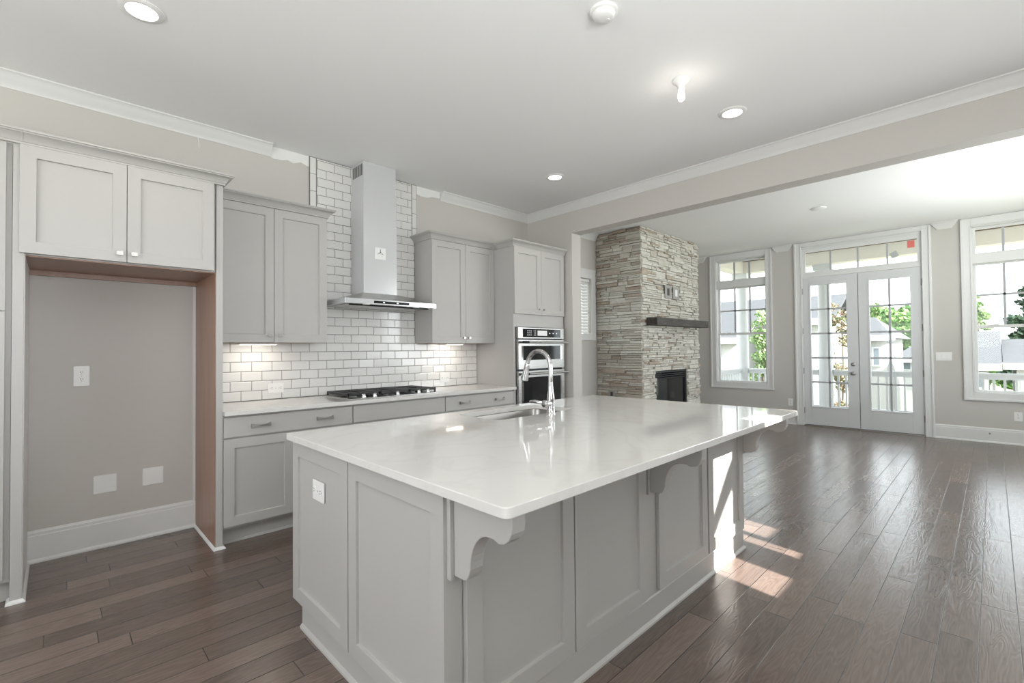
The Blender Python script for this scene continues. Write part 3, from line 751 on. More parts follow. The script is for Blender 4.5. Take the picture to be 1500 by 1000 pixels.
# sink
b = MB()
def rr(x0, x1, y0, y1, r, n=6): return [(p[0]+(x0+x1)/2, p[1]+(y0+y1)/2) for p in rrect(x1-x0, y1-y0, r, n)]
rings = []
for z, g, r in ((.8835, -.025, .075), (.8835, .001, .06), (.875, .004, .058), (.70, .012, .055), (.682, .028, .05), (.676, .06, .04)):
    rings.append(b.vs([(x, y, z) for x, y in rr(HX0+g, HX1-g, HY0+g, HY1-g, r)]))
n_ = len(rr(0, 1, 0, 1, .1))
for i in range(len(rings)-1):
    for k in range(n_): j = (k+1) % n_; b.face(rings[i]+k, rings[i]+j, rings[i+1]+j, rings[i+1]+k)
b.face(*[rings[-1]+k for k in range(n_)])
t = thing('kitchen_sink', 'stainless undermount sink in the island countertop', 'sink', (2.14, 2.14, .67))
b.build('bowl', 'sink_steel', t, 0, True)
b = MB(); b.lathe([(.045, .0), (.045, .003), (.03, .003), (.028, .001)], (2.14, 2.16, .677)); b.build('drain', 'chrome', t, 0, True)
# faucet
FXc, FYc = 2.165, 1.885
t = thing('faucet', 'tall chrome gooseneck pull-down faucet beside the island sink', 'faucet', (FXc, FYc, .9144))
b = MB(); b.lathe([(.028, 0), (.028, .006), (.0245, .012), (.0235, .05), (.0245, .095), (.022, .118), (.0165, .150), (.0150, .185), (.0145, .20)], (FXc, FYc, .9144), n=28); b.build('body', 'chrome', t, 0, True)
pts = [(FXc, FYc, 1.10)]; rr_ = .098
for k in range(0, 25):
    a = math.pi*k/24*.93; pts.append((FXc, FYc+rr_-rr_*math.cos(a), 1.200+rr_*1.03*math.sin(a)))
b = MB(); b.tube(pts, .0138, 18); b.build('spout', 'chrome', t, 0, True)
e = Vector(pts[-1]); dr = (Vector(pts[-1])-Vector(pts[-2])).normalized()
b = MB(); b.lathe([(.0138, 0), (.0165, .004), (.0170, .02), (.019, .05), (.0245, .095), (.0255, .108), (.022, .112), (.012, .112)], e, dr, 24); b.build('spray_head', 'chrome', t, 0, True)
b = MB(); b.lathe([(.021, -.01), (.021, .022), (.0225, .028), (.0225, .044), (.018, .050), (.006, .052)], (FXc-.018, FYc, .985), (-1, 0, 0), 24)
h = b.build('handle', 'chrome', t, 0, True)
b = MB(); b.tube([(FXc-.055, FYc+.004, .990), (FXc-.072, FYc+.030, .994), (FXc-.078, FYc+.062, .997), (FXc-.080, FYc+.095, .994), (FXc-.080, FYc+.102, .993)], [.008, .0095, .011, .0085, .003], 12); b.build('lever', 'chrome', h, 0, True)
plate('wall_outlet', 'white outlet on the end panel of the island', 'outlet', FX(BX0-.021+.009), 2.112, .690, .120, .088, 'duplex', rot=True)

# ------------------------------------------------------------------ fireplace
random.seed(11)
CX0, CX1, CYF = 5.985, 7.765, 3.485
FB = (6.315, 7.345, .12, .975)
t = thing('fireplace', 'floor-to-ceiling stacked stone fireplace between the windows', 'fireplace', (6.87, 3.86, 0))
b = MB(); wall_boxes(b, 'x', CYF, CYF+.02, CX0, CX1, 0, ZC-.002, [FB]); b.box(CX0, CX0+.02, CYF+.02, YW-.002, 0, ZC-.002); b.box(CX1-.02, CX1, CYF+.02, YW-.002, 0, ZC-.002)
b.build('core', 'stone_backing', t)
def stones(fr, a0, a1, holes, name, label, seedtone, long=(.10, .34)):
    mb = MB(); tones = []
    def stone(ua, ub, za, zb, prot):
        tn = random.random()
        tn = seedtone(tn)
        g = .0024
        d = [prot+random.uniform(-.004, .004) for _ in range(4)]
        c = .003
        B = mb.vs([fr.p(ua+g, za+g, 0), fr.p(ub-g, za+g, 0), fr.p(ub-g, zb-g, 0), fr.p(ua+g, zb-g, 0)])
        M_ = mb.vs([fr.p(ua+g, za+g, d[0]-c), fr.p(ub-g, za+g, d[1]-c), fr.p(ub-g, zb-g, d[2]-c), fr.p(ua+g, zb-g, d[3]-c)])
        T_ = mb.vs([fr.p(ua+g+c, za+g+c, d[0]), fr.p(ub-g-c, za+g+c, d[1]), fr.p(ub-g-c, zb-g-c, d[2]), fr.p(ua+g+c, zb-g-c, d[3])])
        for k in range(4):
            j = (k+1) % 4; mb.face(B+k, B+j, M_+j, M_+k); mb.face(M_+k, M_+j, T_+j, T_+k)
        mb.face(T_, T_+1, T_+2, T_+3); tones.extend([tn]*9)
    z = 0.0
    while z < ZC-.012:
        h = random.choice((.040, .055, .065, .08, .095)); h = min(h, ZC-.004-z)
        if ZC-.004-(z+h) < .03: h = ZC-.004-z
        for hh in holes:
            if z < hh[2] < z+h: h = hh[2]-z
            elif z < hh[3] < z+h: h = hh[3]-z
        u = a0
        while u < a1-.001:
            w = random.uniform(*long)
            ue = min(u+w, a1)
            if a1-ue < .05: ue = a1
            for hh in holes:
                if hh[2]-1e-6 <= z < hh[3]-1e-6:
                    if u < hh[0]-1e-6 < ue: ue = hh[0]
                    elif hh[0]-1e-6 <= u < hh[1]-1e-6: u = hh[1]; ue = min(u+w, a1)
            if h > .05 and random.random() < .86:
                nsp = 2 if h < .07 or random.random() < .45 else 3
                zz = z
                for q in range(nsp):
                    zn = z+h if q == nsp-1 else zz+(z+h-zz)/(nsp-q)*random.uniform(.75, 1.25)
                    if ue-u > .16 and random.random() < .45:
                        um = u+(ue-u)*random.uniform(.35, .65)
                        stone(u, um, zz, zn, random.uniform(.010, .046)); stone(um, ue, zz, zn, random.uniform(.010, .046))
                    else: stone(u, ue, zz, zn, random.uniform(.010, .046))
                    zz = zn
            else: stone(u, ue, z, z+h, random.uniform(.010, .046))
            u = ue
        z += h
    o = mb.build(name, 'ledger_stone', t)
    at = o.data.attributes.new('stone_tone', 'FLOAT', 'FACE'); at.data.foreach_set('value', tones)
    o['label'] = label
    return o
stones(FY(CYF), CX0-.025, CX1+.02, [FB], 'front_stone', 'stacked ledger stone front of the chimney', lambda r: .35+r*.65 if r > .1 else r*2.5)  # front tones lifted to carry the brighter light on this face
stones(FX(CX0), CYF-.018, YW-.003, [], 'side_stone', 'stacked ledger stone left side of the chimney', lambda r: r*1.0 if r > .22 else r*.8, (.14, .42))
stones(FR(CX1, 0, (0, 1), (1, 0)), CYF-.018, YW-.003, [], 'side_stone', 'stacked ledger stone right side of the chimney', lambda r: r)
# firebox insert
fx0, fx1, fz0, fz1 = FB
b = MB(); b.box(fx0, fx1, CYF+.02, CYF+.42, fz0, fz0+.02); b.box(fx0, fx1, CYF+.42, CYF+.44, fz0, fz1); b.box(fx0, fx0+.02, CYF+.02, CYF+.42, fz0, fz1); b.box(fx1-.02, fx1, CYF+.02, CYF+.42, fz0, fz1); b.box(fx0, fx1, CYF+.02, CYF+.42, fz1-.02, fz1)
fb = b.build('firebox', 'black_iron', t)
b = MB(); yf = CYF-.004
b.box(fx0+.002, fx0+.045, yf, yf+.03, fz0, fz1-.002); b.box(fx1-.045, fx1-.002, yf, yf+.03, fz0, fz1-.002); b.box(fx0+.045, fx1-.045, yf, yf+.03, fz1-.035, fz1-.002); b.box(fx0+.045, fx1-.045, yf, yf+.03, fz0, fz0+.09)
b.build('firebox_frame', 'dark_metal', fb, .002)
b = MB()
for k in range(3): b.box(fx0+.045, fx1-.045, yf+.002, yf+.02, fz1-.065-k*.030, fz1-.050-k*.030)
b.build('louver', 'dark_metal', fb, .002)
b = MB(); b.box(fx0+.045, fx1-.045, yf+.022, yf+.027, fz0+.09, fz1-.13); b.build('glass_front', 'black_gloss', fb)
b = MB(); b.box(6.022, 7.712, 3.262, CYF-.054, 1.640, 1.748); tag(b.build('mantel_shelf', 'mantel_wood', None, .006), 'dark rough wood beam mantel on the stone chimney', 'mantel')
plate('media_plate', 'grey box plate with dark opening above the mantel', 'wall plate', FY(CYF), 6.672, 2.165, .205, .195, 'opening', 'slot_dark', 'plate_grey', .053)
plate('media_plate', 'grey box plate with white opening above the mantel', 'wall plate', FY(CYF), 6.930, 2.165, .205, .195, 'opening', 'white_plastic', 'plate_grey', .053)
for o in list(bpy.data.objects):
    if o.name.startswith('media_plate'): o['group'] = 'box plates on the chimney'
plate('wall_outlet', 'dark outlet low on the shaded left side of the chimney', 'outlet', FX(CX0), 3.965, .640, .120, .115, 'opening', None, 'plate_grey', .053)

# ------------------------------------------------------------------ windows, doors and their trim
def casing(mb, y0, y1, z0, z1, w=.10, bottom=True, ztop=None):
    """flat casing with a raised outer back band; (y0, y1, z0, z1) is the inner opening"""
    fr = FX(XR); zt = ztop or z1+w; zb = z0-w if bottom else 0
    fbox(mb, fr, y0-w, y0, zb, zt, 0, .018); fbox(mb, fr, y1, y1+w, zb, zt, 0, .018); fbox(mb, fr, y0, y1, z1, zt, 0, .018)
    if bottom: fbox(mb, fr, y0, y1, zb, z0, 0, .018)
    q = .024
    fbox(mb, fr, y0-w-.004, y0-w+q, zb-(.004 if bottom else 0), zt, 0, .030); fbox(mb, fr, y1+w-q, y1+w+.004, zb-(.004 if bottom else 0), zt, 0, .030)
    if bottom: fbox(mb, fr, y0-w+q, y1+w-q, zb-.004, zb+q, 0, .030)
    # inner bead
    fbox(mb, fr, y0-.012, y0, z0 if bottom else 0, z1+.012, .018, .024); fbox(mb, fr, y1, y1+.012, z0 if bottom else 0, z1+.012, .018, .024); fbox(mb, fr, y0, y1, z1, z1+.012, .018, .024)
    return mb
def window(n, label, y0, y1):
    z0, z1 = .665, 2.95
    t = thing('window_%d' % n, label, 'window', (XR, (y0+y1)/2, z0), kind='structure')
    casing(MB(), y0, y1, z0, z1, ztop=3.056).build('casing', 'trim_paint', t, .003)
    b = MB(); xo = XR+.149
    b.box(XR-.001, xo, y0, y0+.012, z0, z1); b.box(XR-.001, xo, y1-.012, y1, z0, z1); b.box(XR-.001, xo, y0, y1, z1-.012, z1); b.box(XR-.001, xo, y0, y1, z0, z0+.012)
    b.box(XR+.012, xo, y0+.012, y1-.012, 2.432, 2.560)
    b.build('jamb', 'trim_paint', t, .002)
    S = .042
    def sash(nm, za, zb, x0, x1, cols, rows, st_top=S, st_bot=S):
        bb = MB(); ya, yb = y0+.012, y1-.012; st = S-.012
        bb.box(x0, x1, ya, ya+st, za, zb); bb.box(x0, x1, yb-st, yb, za, zb); bb.box(x0, x1, ya+st, yb-st, zb-st_top, zb); bb.box(x0, x1, ya+st, yb-st, za, za+st_bot)
        o = bb.build(nm, 'trim_paint', t, .002)
        gy0, gy1, gz0, gz1 = ya+st, yb-st, za+st_bot, zb-st_top; xm = (x0+x1)/2
        bb = MB()
        for k in range(1, cols): yy = gy0+(gy1-gy0)*k/cols; bb.box(xm-.012, xm+.012, yy-.013, yy+.013, gz0, gz1)
        for k in range(1, rows): zz = gz0+(gz1-gz0)*k/rows; bb.box(xm-.012, xm+.012, gy0, gy1, zz-.013, zz+.013)
        if cols > 1 or rows > 1: bb.build('muntins', 'muntin_shaded', o)
        bb = MB(); bb.box(xm-.002, xm+.002, gy0, gy1, gz0, gz1); bb.build('glass', 'window_glass', o)
        return o
    sash('transom_sash', 2.560, 2.938, XR+.095, XR+.135, 3, 1, .03, .02)
    sash('upper_sash', 1.566, 2.432, XR+.105, XR+.140, 3, 2, .02, .022)
    p = sash('lower_sash', .677, 1.582, XR+.070, XR+.103, 1, 1, .036, .02)
    for yy in (y0+.22, y1-.22):
        b = MB(); b.box(XR+.06, XR+.085, yy-.03, yy+.03, 1.582, 1.594); b.build('sash_lock', 'trim_paint', p)
    return t
window(1, 'tall window left of the french doors', 2.79, 3.67)
window(2, 'tall window at the right edge of the photo', -.70, .185)
# french doors
t = thing('door_frame', 'white casing and transom around the french doors', 'door frame', (XR, 1.466, 0), kind='structure')
casing(MB(), .697, 2.234, 0, 2.98, ztop=3.056, bottom=False).build('casing', 'trim_paint', t, .003)
b = MB(); xo = XR+.149
b.box(XR-.001, xo, .697, .709, 0, 2.98); b.box(XR-.001, xo, 2.222, 2.234, 0, 2.98); b.box(XR-.001, xo, .709, 2.222, 2.952, 2.98); b.box(XR+.004, xo, .709, 2.222, 2.470, 2.540)
b.build('jamb', 'trim_paint', t, .002)
b = MB(); x0, x1 = XR+.012, XR+.052
b.box(x0, x1, .709, .748, 2.54, 2.952); b.box(x0, x1, 2.178, 2.222, 2.54, 2.952); b.box(x0, x1, .748, 2.178, 2.54, 2.560); b.box(x0, x1, .748, 2.178, 2.888, 2.952)
s_ = b.build('transom_sash', 'trim_paint', t, .002)
b = MB()
for yy in (1.822, 1.459, 1.095): b.box(x0+.004, x1-.004, yy-.011, yy+.011, 2.560, 2.888)
b.build('muntins', 'muntin_shaded', s_)
b = MB(); b.box(XR+.030, XR+.034, .748, 2.178, 2.560, 2.888); b.build('glass', 'window_glass', s_)
b = MB(); b.box(XR-.02, XR+.149, .70, 2.23, 0, .016); b.build('threshold', 'nickel', t, .003)
def leaf_door(n, label, y0, y1, gy0, gy1, hinge, hw):
    t = thing('door_%d' % n, label, 'door', (XR+.03, (y0+y1)/2, .02), kind='structure')
    x0, x1 = XR+.008, XR+.052; z0, z1, gz0, gz1 = .022, 2.463, .328, 2.330
    b = MB(); b.box(x0, x1, y0, gy0, z0, z1); b.box(x0, x1, gy1, y1, z0, z1); b.box(x0, x1, gy0, gy1, gz1, z1); b.box(x0, x1, gy0, gy1, z0, gz0)
    b.build('slab', 'door_paint', t, .002)
    b = MB()
    for a in ((gy0-.020, gy0, gz0-.02, gz1+.02), (gy1, gy1+.020, gz0-.02, gz1+.02), (gy0, gy1, gz1, gz1+.02), (gy0, gy1, gz0-.02, gz0)): b.box(x0-.006, x0, *a)
    b.build('glazing_bead', 'door_paint', t, .002)
    b = MB(); ym = (gy0+gy1)/2; b.box(x0+.008, x1-.008, ym-.014, ym+.014, gz0, gz1)
    for k in range(1, 5): zz = gz0+(gz1-gz0)*k/5; b.box(x0+.008, x1-.008, gy0, gy1, zz-.014, zz+.014)
    b.build('muntins', 'muntin_shaded', t, .002)
    b = MB(); b.box(x0+.020, x0+.024, gy0, gy1, gz0, gz1); b.build('glass', 'window_glass', t)
    for zz in (.25, .91, 1.578, 2.24):
        b = MB(); yy = y1 if hinge > 0 else y0; b.lathe([(.0075, -.05), (.0075, .05)], (x0-.006, yy+hinge*.004, zz), n=10); b.build('hinge', 'nickel', t)
    if hw:
        b = MB(); b.lathe([(.030, 0), (.030, .006), (.024, .011), (.018, .013)], (x0, hw, 1.028), (-1, 0, 0)); d = b.build('deadbolt', 'nickel', t, 0, True)
        b = MB(); b.box(x0-.024, x0-.012, hw-.004, hw+.004, 1.016, 1.040); b.build('thumb_turn', 'nickel', d)
        b = MB(); b.lathe([(.032, 0), (.030, .008), (.013, .012), (.012, .032), (.022, .038), (.029, .050), (.027, .062), (.015, .069)], (x0, hw, .886), (-1, 0, 0)); b.build('door_knob', 'nickel', t, 0, True)
    b = MB(); b.box(x0+.004, x1-.004, y0+.004, y1-.004, .0165, .0215); b.build('door_sweep', 'slot_dark', t)
leaf_door(1, 'left french door leaf with knob and deadbolt', 1.470, 2.220, 1.618, 2.112, 1, 1.545)
leaf_door(2, 'right french door leaf without knob', .712, 1.462, .838, 1.322, -1, None)
b = MB(); b.box(XR+.045, XR+.060, 1.455, 1.478, .02, 2.463); b.build('astragal', 'trim_paint', bpy.data.objects['door_1'])
# stickers left on the transom glass
b = MB(); b.box(XR+.0288, XR+.0298, .776, .860, 2.762, 2.866); tag(b.build('red_sticker', 'sticker_red'), 'red square sticker on the transom glass', 'sticker')
b = MB(); cy_, cz_ = 1.012, 2.688; P_ = [(cy_+.062*math.cos(R(a)), cz_+.062*math.sin(R(a))) for a in (20, 110, 200, 290)]
b.prism(P_, XR+.0288, XR+.0298, lambda p, d: (d, p[0], p[1])); tag(b.build('grey_sticker', 'sticker_grey'), 'grey tilted sticker on the transom glass', 'sticker')
# door stop on the baseboard
t = thing('door_stop', 'small nickel door stop on the baseboard under the switch', 'door stop', (XR-.05, .05, .12))
b = MB(); b.lathe([(.012, 0), (.010, .004), (.004, .006), (.004, .055)], (XR-.0135, .05, .128), (-1, 0, 0), 12); b.build('spring', 'nickel', t)
b = MB(); b.lathe([(.007, 0), (.007, .012)], (XR-.068, .05, .128), (-1, 0, 0), 12); b.build('tip', 'slot_dark', t)
# small shuttered window on the back wall
t = thing('window_3', 'small shuttered window left of the stone chimney', 'window', (5.43, YW, 1.54), kind='structure')
x0, x1, z0, z1 = LRW; fr = FY(YW); w = .10
b = MB(); fbox(b, fr, x0-w, x0, z0-w, z1+w+.04, 0, .02); fbox(b, fr, x1, x1+w, z0-w, z1+w+.04, 0, .02); fbox(b, fr, x0, x1, z1, z1+w+.04, 0, .02); fbox(b, fr, x0, x1, z0-w, z0, 0, .02); b.build('casing', 'trim_paint', t, .003)
b = MB(); b.box(x0+.01, x1-.01, YW+.10, YW+.104, z0+.01, z1-.01); b.build('glass', 'window_glass', t)
t = thing('window_blind', 'white slatted blind in the small window beside the chimney', 'blind', (5.43, YW+.05, 1.54))
b = MB(); b.box(x0+.004, x1-.004, YW+.02, YW+.075, z1-.05, z1-.004); b.build('head_rail', 'white_plastic', t, .002)
b = MB(); z = z0+.03
while z < z1-.06:
    b.hexa([(x0+.008, YW+.036, z-.022), (x1-.008, YW+.036, z-.022), (x1-.008, YW+.058, z+.022), (x0+.008, YW+.058, z+.022), (x0+.008, YW+.033, z-.021), (x1-.008, YW+.033, z-.021), (x1-.008, YW+.055, z+.023), (x0+.008, YW+.055, z+.023)]); z += .046
b.build('slats', 'white_plastic', t)

# ------------------------------------------------------------------ ceiling fixtures
def downlight(label, x, y):
    t = thing('recessed_light', label, 'ceiling light', (x, y, ZC-.012), 'recessed kitchen ceiling lights')
    b = MB(); b.lathe([(.096, 0), (.096, -.004), (.088, -.009), (.068, -.010), (.064, -.004), (.064, 0)], (x, y, ZC), n=40); b.build('trim_ring', 'white_plastic', t, 0, True)
    b = MB(); b.lathe([(.064, -.003), (.060, -.0055), (.02, -.0065)], (x, y, ZC), n=32); b.build('lens', 'lamp_lens', t, 0, True)
    light('recessed_lamp', 'SPOT', (x, y, ZC-.014), 12, (1, .92, .82), (0, 0, -1), spot_size=R(140), spot_blend=.8, shadow_soft_size=.06)
downlight('recessed ceiling light above the fridge niche', .311, 2.999)
downlight('recessed ceiling light beside the bare bulb', 3.600, 1.320)
downlight('recessed ceiling light nearest the oven cabinet and beam corner', 3.629, 3.071)
t = thing('smoke_detector', 'round white smoke detector at the top edge of the ceiling', 'smoke detector', (2.028, 1.375, ZC-.05))
b = MB(); b.lathe([(.072, 0), (.072, -.012), (.066, -.016), (.060, -.017), (.056, -.030), (.045, -.040), (.02, -.043)], (2.028, 1.375, ZC), n=40); b.build('housing', 'white_plastic', t, 0, True)
b = MB(); b.lathe([(.010, -.041), (.008, -.046)], (2.045, 1.36, ZC), n=16); b.build('test_button', 'white_plastic', t)
t = thing('bare_bulb_fixture', 'white porcelain lampholder with a bare lit bulb', 'ceiling light', (2.915, 1.386, ZC-.14))
b = MB(); b.lathe([(.056, 0), (.056, -.012), (.050, -.018), (.036, -.026), (.026, -.040), (.023, -.062), (.020, -.066)], (2.915, 1.386, ZC), n=32); b.build('lampholder', 'white_plastic', t, 0, True)
b = MB(); b.lathe([(.016, -.062), (.018, -.078), (.020, -.090), (.022, -.118), (.018, -.134), (.008, -.141)], (2.915, 1.386, ZC), n=24); b.build('bulb', 'bulb_glow', t, 0, True)
light('bulb_lamp', 'POINT', (2.915, 1.386, ZC-.17), .65, (1, .93, .82), shadow_soft_size=.03)
b = MB(); b.lathe([(.085, 0), (.085, -.008), (.075, -.014), (.02, -.016)], (6.904, 1.505, ZC), n=36)
tag(b.build('ceiling_cover_plate', 'white_plastic', None, 0, True), 'round white cover plate on the living room ceiling', 'cover plate')

# ------------------------------------------------------------------ porch outside the garden wall
b = MB(); b.box(XR+.15, 11.25, -4.5, 4.1, -.16, -.03); struct(b.build('porch_deck', 'deck_boards'), 'porch deck outside the french doors')
b = MB(); P_ = []  # unseen curved blocker, added to shape the sun patch on the island
for k in range(9): a = k/8; P_.append((2.28+.46*a, 2.27+.33*math.sin(a*1.25)))
for k in range(8, -1, -1): a = k/8; P_.append((2.28+.46*a, 2.35+.40*math.sin(a*1.35)))
b.prism(P_, -1.60, -1.54, lambda p, q: (p[0], q, p[1])); struct(b.build('shadow_caster', 'porch_paint'), 'curved shape added outside to cast the diagonal shadow on the island')
for n_, (xa, xb_) in enumerate(((XL-.15, 1.88), (4.4, XR+.15))):  # unseen slabs added to keep direct sun out of the other openings
    b = MB(); b.box(xa, xb_, -5.6, YF-.06, 3.12, 3.22); struct(b.build('overhead_slab', 'porch_paint'), 'slab added over the unseen camera side to block the sun')
b = MB(); b.box(10.86, 11.12, -4.5, 4.06, 2.945, 3.25); b.box(XR+.15, 10.86, 3.80, 4.06, 2.945, 3.25); struct(b.build('porch_beam', 'soffit_paint'), 'beige porch beam seen through the transoms')
b = MB(); b.box(XR+.15, 11.4, -5.6, 4.3, 3.25, 3.33); struct(b.build('overhead_slab', 'porch_paint'), 'porch roof above the beam')
b = MB(); b.box(10.845, 10.86, -4.5, 3.80, 3.185, 3.25); b.box(XR+.15, 10.845, 3.785, 3.80, 3.185, 3.25); struct(b.build('porch_strip', 'bare_wood'), 'bare brown wood strip along the top of the porch beam')
def column(label, y):
    t = thing('porch_column', label, 'column', (11.0, y, -.03), 'round white porch columns')
    b = MB(); b.lathe([(.125, .12), (.123, 1.2), (.105, 2.80)], (11.0, y, -.03), n=32); b.build('shaft', 'porch_paint', t, 0, True)
    b = MB(); b.box(10.84, 11.16, y-.16, y+.16, -.03, .05); b.lathe([(.150, .08), (.155, .10), (.145, .125), (.13, .13)], (11.0, y, -.03), n=28); b.build('base', 'porch_paint', t)
    b = MB(); b.lathe([(.11, 2.79), (.13, 2.81), (.135, 2.84), (.14, 2.86)], (11.0, y, -.03), n=28); b.box(10.84, 11.16, y-.16, y+.16, 2.83, 2.945); b.build('capital', 'porch_paint', t)
column('white porch column seen through the left window', 3.90)
column('white porch column seen through the left french door', 2.33)
def railing(label, p0, p1):
    p0, p1 = Vector(p0), Vector(p1); d = (p1-p0); L_ = d.length; u = d.normalized(); n = Vector((-u.y, u.x, 0))
    t = thing('porch_railing', label, 'railing', (p0+p1)/2 + Vector((0, 0, -.03)), 'white porch railings')
    def bar(mb, a, b_, hw, z0, z1):
        A, B_ = p0+u*a, p0+u*b_
        mb.hexa([A-n*hw+Vector((0, 0, z0)), B_-n*hw+Vector((0, 0, z0)), B_+n*hw+Vector((0, 0, z0)), A+n*hw+Vector((0, 0, z0)), A-n*hw+Vector((0, 0, z1)), B_-n*hw+Vector((0, 0, z1)), B_+n*hw+Vector((0, 0, z1)), A+n*hw+Vector((0, 0, z1))])
    b = MB(); bar(b, 0, L_, .045, .81, .85); bar(b, 0, L_, .022, .745, .81); b.build('top_rail', 'porch_paint', t)
    b = MB(); bar(b, 0, L_, .03, .08, .14); b.build('bottom_rail', 'porch_paint', t)
    k = .075
    while k < L_-.04:
        b = MB(); bar(b, k-.017, k+.017, .017, .14, .745); b.build('baluster', 'porch_paint', t); k += .125
railing('white railing between the two porch columns', (11.0, 3.77, 0), (11.0, 2.46, 0))
railing('white railing outside the right french door and right window', (11.0, 2.20, 0), (11.0, -2.47, 0))
railing('white side railing running back to the house', (XR+.17, 3.92, 0), (10.85, 3.92, 0))

# ------------------------------------------------------------------ beyond the porch
GZ = -3.0
b = MB(); b.box(-30, 90, -60, 60, GZ-.2, GZ); struct(b.build('ground', 'ground_green'), 'lawn below the porch')
def house(label, x0, x1, y0, y1, zb, ze, zr, axis, wins=(), shut=False, hip=0.0):
    t = thing('house', label, 'house', ((x0+x1)/2, (y0+y1)/2, zb), 'white houses beyond the porch')
    b = MB(); b.box(x0, x1, y0, y1, zb, ze)
    ov = .35
    if axis == 'y':      # ridge along Y, eave faces the camera
        xm = (x0+x1)/2
        for yy in (() if hip else (y0, y1-.02)): b.prism([(x0, ze), (x1, ze), (xm, zr-.12)], yy, yy+.02, lambda p, q: (p[0], q, p[1]))
        b.build('wall', 'siding_white', t)
        sl = (zr-ze)/(xm-x0); zo = ze-sl*ov
        b = MB()
        if hip:
            i = b.vs([(x0-ov, y0-ov, zo), (x1+ov, y0-ov, zo), (x1+ov, y1+ov, zo), (x0-ov, y1+ov, zo), (xm, y0+hip, zr), (xm, y1-hip, zr)])
            for q in ((0, 1, 4), (1, 2, 5, 4), (2, 3, 5), (3, 0, 4, 5), (0, 3, 2, 1)): b.face(*[i+k for k in q])
        else: b.prism([(x0-ov, zo), (xm, zr), (x1+ov, zo), (x1+ov, zo+.15), (xm, zr+.15), (x0-ov, zo+.15)], y0-ov, y1+ov, lambda p, q: (p[0], q, p[1]))
        b.build('roof', 'shingle_grey', t)
        b = MB(); b.box(x0-ov-.04, x0-ov, y0-ov, y1+ov, zo-.10, zo+.15); b.build('fascia', 'porch_paint', t)
    else:
        ym = (y0+y1)/2
        for xx in (x0, x1-.02): b.prism([(y0, ze), (y1, ze), (ym, zr-.12)], xx, xx+.02, lambda p, q: (q, p[0], p[1]))
        b.build('wall', 'siding_white', t)
        sl = (zr-ze)/(ym-y0); zo = ze-sl*ov
        b = MB(); b.prism([(y0-ov, zo), (ym, zr), (y1+ov, zo), (y1+ov, zo+.15), (ym, zr+.15), (y0-ov, zo+.15)], x0-ov, x1+ov, lambda p, q: (q, p[0], p[1])); b.build('roof', 'shingle_grey', t)
    for (wy0, wy1, wz0, wz1) in wins:
        b = MB(); b.box(x0-.05, x0, wy0-.08, wy1+.08, wz0-.08, wz1+.08); o = b.build('window', 'porch_paint', t)
        b = MB(); b.box(x0-.06, x0-.045, wy0, wy1, wz0, wz1); b.build('pane', 'house_window', o)
        if shut:
            for ya in (wy0-.42, wy1+.12):
                b = MB(); b.box(x0-.06, x0, ya, ya+.30, wz0-.05, wz1+.05); b.build('shutter', 'shingle_grey', t)
    return t
house('white house with steep grey roof seen through the left window', 20, 26, 7.3, 13.0, GZ, 1.75, 3.35, 'y', [(8.4, 9.1, .4, 1.4)], True)
house('white house behind the column in the left french door', 21, 25, 4.45, 6.0, GZ, 2.4, 3.3, 'y', [(5.00, 5.35, 1.75, 2.65), (5.00, 5.35, -.3, .8)])
house('white house with grey roof seen through the right french door', 27.5, 33, 3.42, 6.9, GZ, 1.80, 2.80, 'y', [(3.70, 3.90, .45, 1.2), (4.1, 4.3, .45, 1.2)], hip=.8)
house('low house with grey hipped roof right of the white gable', 37, 43, 1.5, 4.2, GZ, .55, 1.7, 'y', [(2.9, 3.2, -.1, .35), (3.5, 3.8, -.1, .35)], hip=1.0)
house('white house with tall grey roof seen through the right window', 25.5, 31, .12, 1.6, GZ, .60, 1.75, 'y', [(.25, .42, -.3, .2), (.7, .95, -.3, .2)])
house('white house with lower grey roof at the right window', 25.6, 31, -1.28, -.60, GZ, .60, 1.40, 'y', [(-.95, -.78, -.3, .1)])

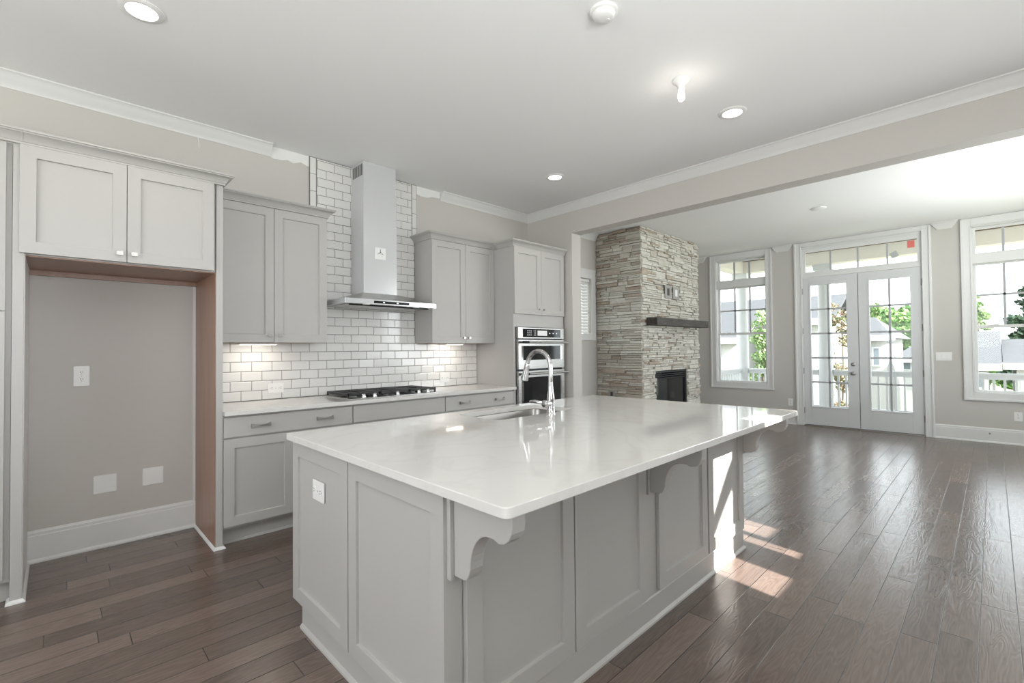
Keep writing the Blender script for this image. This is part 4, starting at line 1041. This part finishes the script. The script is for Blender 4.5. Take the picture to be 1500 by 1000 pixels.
random.seed(5)
def foliage(mb, c, rx, ry, rz, n, s, shell=.55):
    for _ in range(n):
        while True:
            p = Vector((random.uniform(-1, 1), random.uniform(-1, 1), random.uniform(-1, 1)))
            if shell*shell < p.length_squared < 1: break
        p = Vector((p.x*rx, p.y*ry, p.z*rz))+Vector(c)
        a = Vector((random.gauss(0, 1), random.gauss(0, 1), random.gauss(0, 1))).normalized(); q = a.orthogonal().normalized(); w = a.cross(q)
        k = s*random.uniform(.6, 1.3)
        i = mb.vs([p-q*k, p-w*k*.5, p+q*k, p+w*k*.5]); mb.face(i, i+1, i+2, i+3)
def tree(name, label, x, y, top, blobs, n, s, leafm, trunk=.12, group=None):
    t = thing(name, label, 'tree', (x, y, GZ), group)
    b = MB(); b.tube([(x, y, GZ), (x+.05, y+.03, GZ+(top-GZ)*.35), (x, y-.04, GZ+(top-GZ)*.7), (x+.02, y, top-.4)], [trunk, trunk*.8, trunk*.5, trunk*.15], 8)
    for bl in blobs[:5]: b.tube([(x, y, GZ+(top-GZ)*.45), ((x*1.2+bl[0]*.8)/2, (y*1.2+bl[1]*.8)/2, (bl[2]+GZ+(top-GZ)*.45)/2), (bl[0], bl[1], bl[2])], [trunk*.4, trunk*.3, trunk*.08], 6)
    b.build('trunk', 'bark', t)
    b = MB(); tot = sum(q[3]*q[4]*q[5] for q in blobs)
    for q in blobs: foliage(b, q[:3], q[3], q[4], q[5], max(30, int(n*(q[3]*q[4]*q[5])/tot)), s, .3)
    b.build('foliage', leafm, t)
def blobs(x, y, z0, z1, r, n, taper=.6):
    out = []
    for k in range(n):
        f_ = random.random(); rr2 = r*(1-taper*f_)
        a = random.uniform(0, 6.28); d = rr2*random.uniform(0, .8)
        q = rr2*random.uniform(.35, .6)
        out.append((x+d*math.cos(a), y+d*math.sin(a), z0+(z1-z0)*f_, q, q, q*.75))
    return out
tree('young_tree', 'bright green young tree seen through the left window', 14.2, 4.52, 2.6, blobs(14.2, 4.52, -1.0, 2.3, .60, 26, .35), 7000, .046, 'leaf_pale', .05)
tree('young_tree', 'reddish green young tree seen through the left french door', 14.0, 2.63, 2.5, blobs(14.0, 2.63, -1.0, 2.4, .45, 22, .35), 5000, .040, 'leaf_red', .045)
for k, (x, y, top, r, lb) in enumerate(((54, 7.6, 5.2, 1.7, 'pale tree above the white house roof in the right french door'), (45, 4.75, 4.6, 1.5, 'broad green tree beside the hipped roof in the right french door'), (60, 3.9, 4.6, 1.4, 'far green tree above the low hipped house'))):
    tree('broadleaf_tree', lb, x, y, top, blobs(x, y, .4, top-.5, r, 34, .3), 6500, .24, 'leaf_bright' if k else 'leaf_pale', .10, 'trees behind the houses')
for k, (x, y, top, r, lb, lm) in enumerate(((47, .75, 5.2, 1.1, 'thin pale tree at the left side of the right window', 'leaf_pale'), (34, -1.35, 4.6, 1.1, 'dark pine tree at the right edge of the right window', 'leaf_dark'), (46, -1.6, 3.6, 1.5, 'low green tree behind the grey roofs', 'leaf_bright'))):
    tree('pine_tree' if lm == 'leaf_dark' else 'slender_tree', lb, x, y, top, blobs(x, y, -1.2, top-.4, r, 26, .5), 4500, .17, lm, .16, 'trees behind the grey roofs')
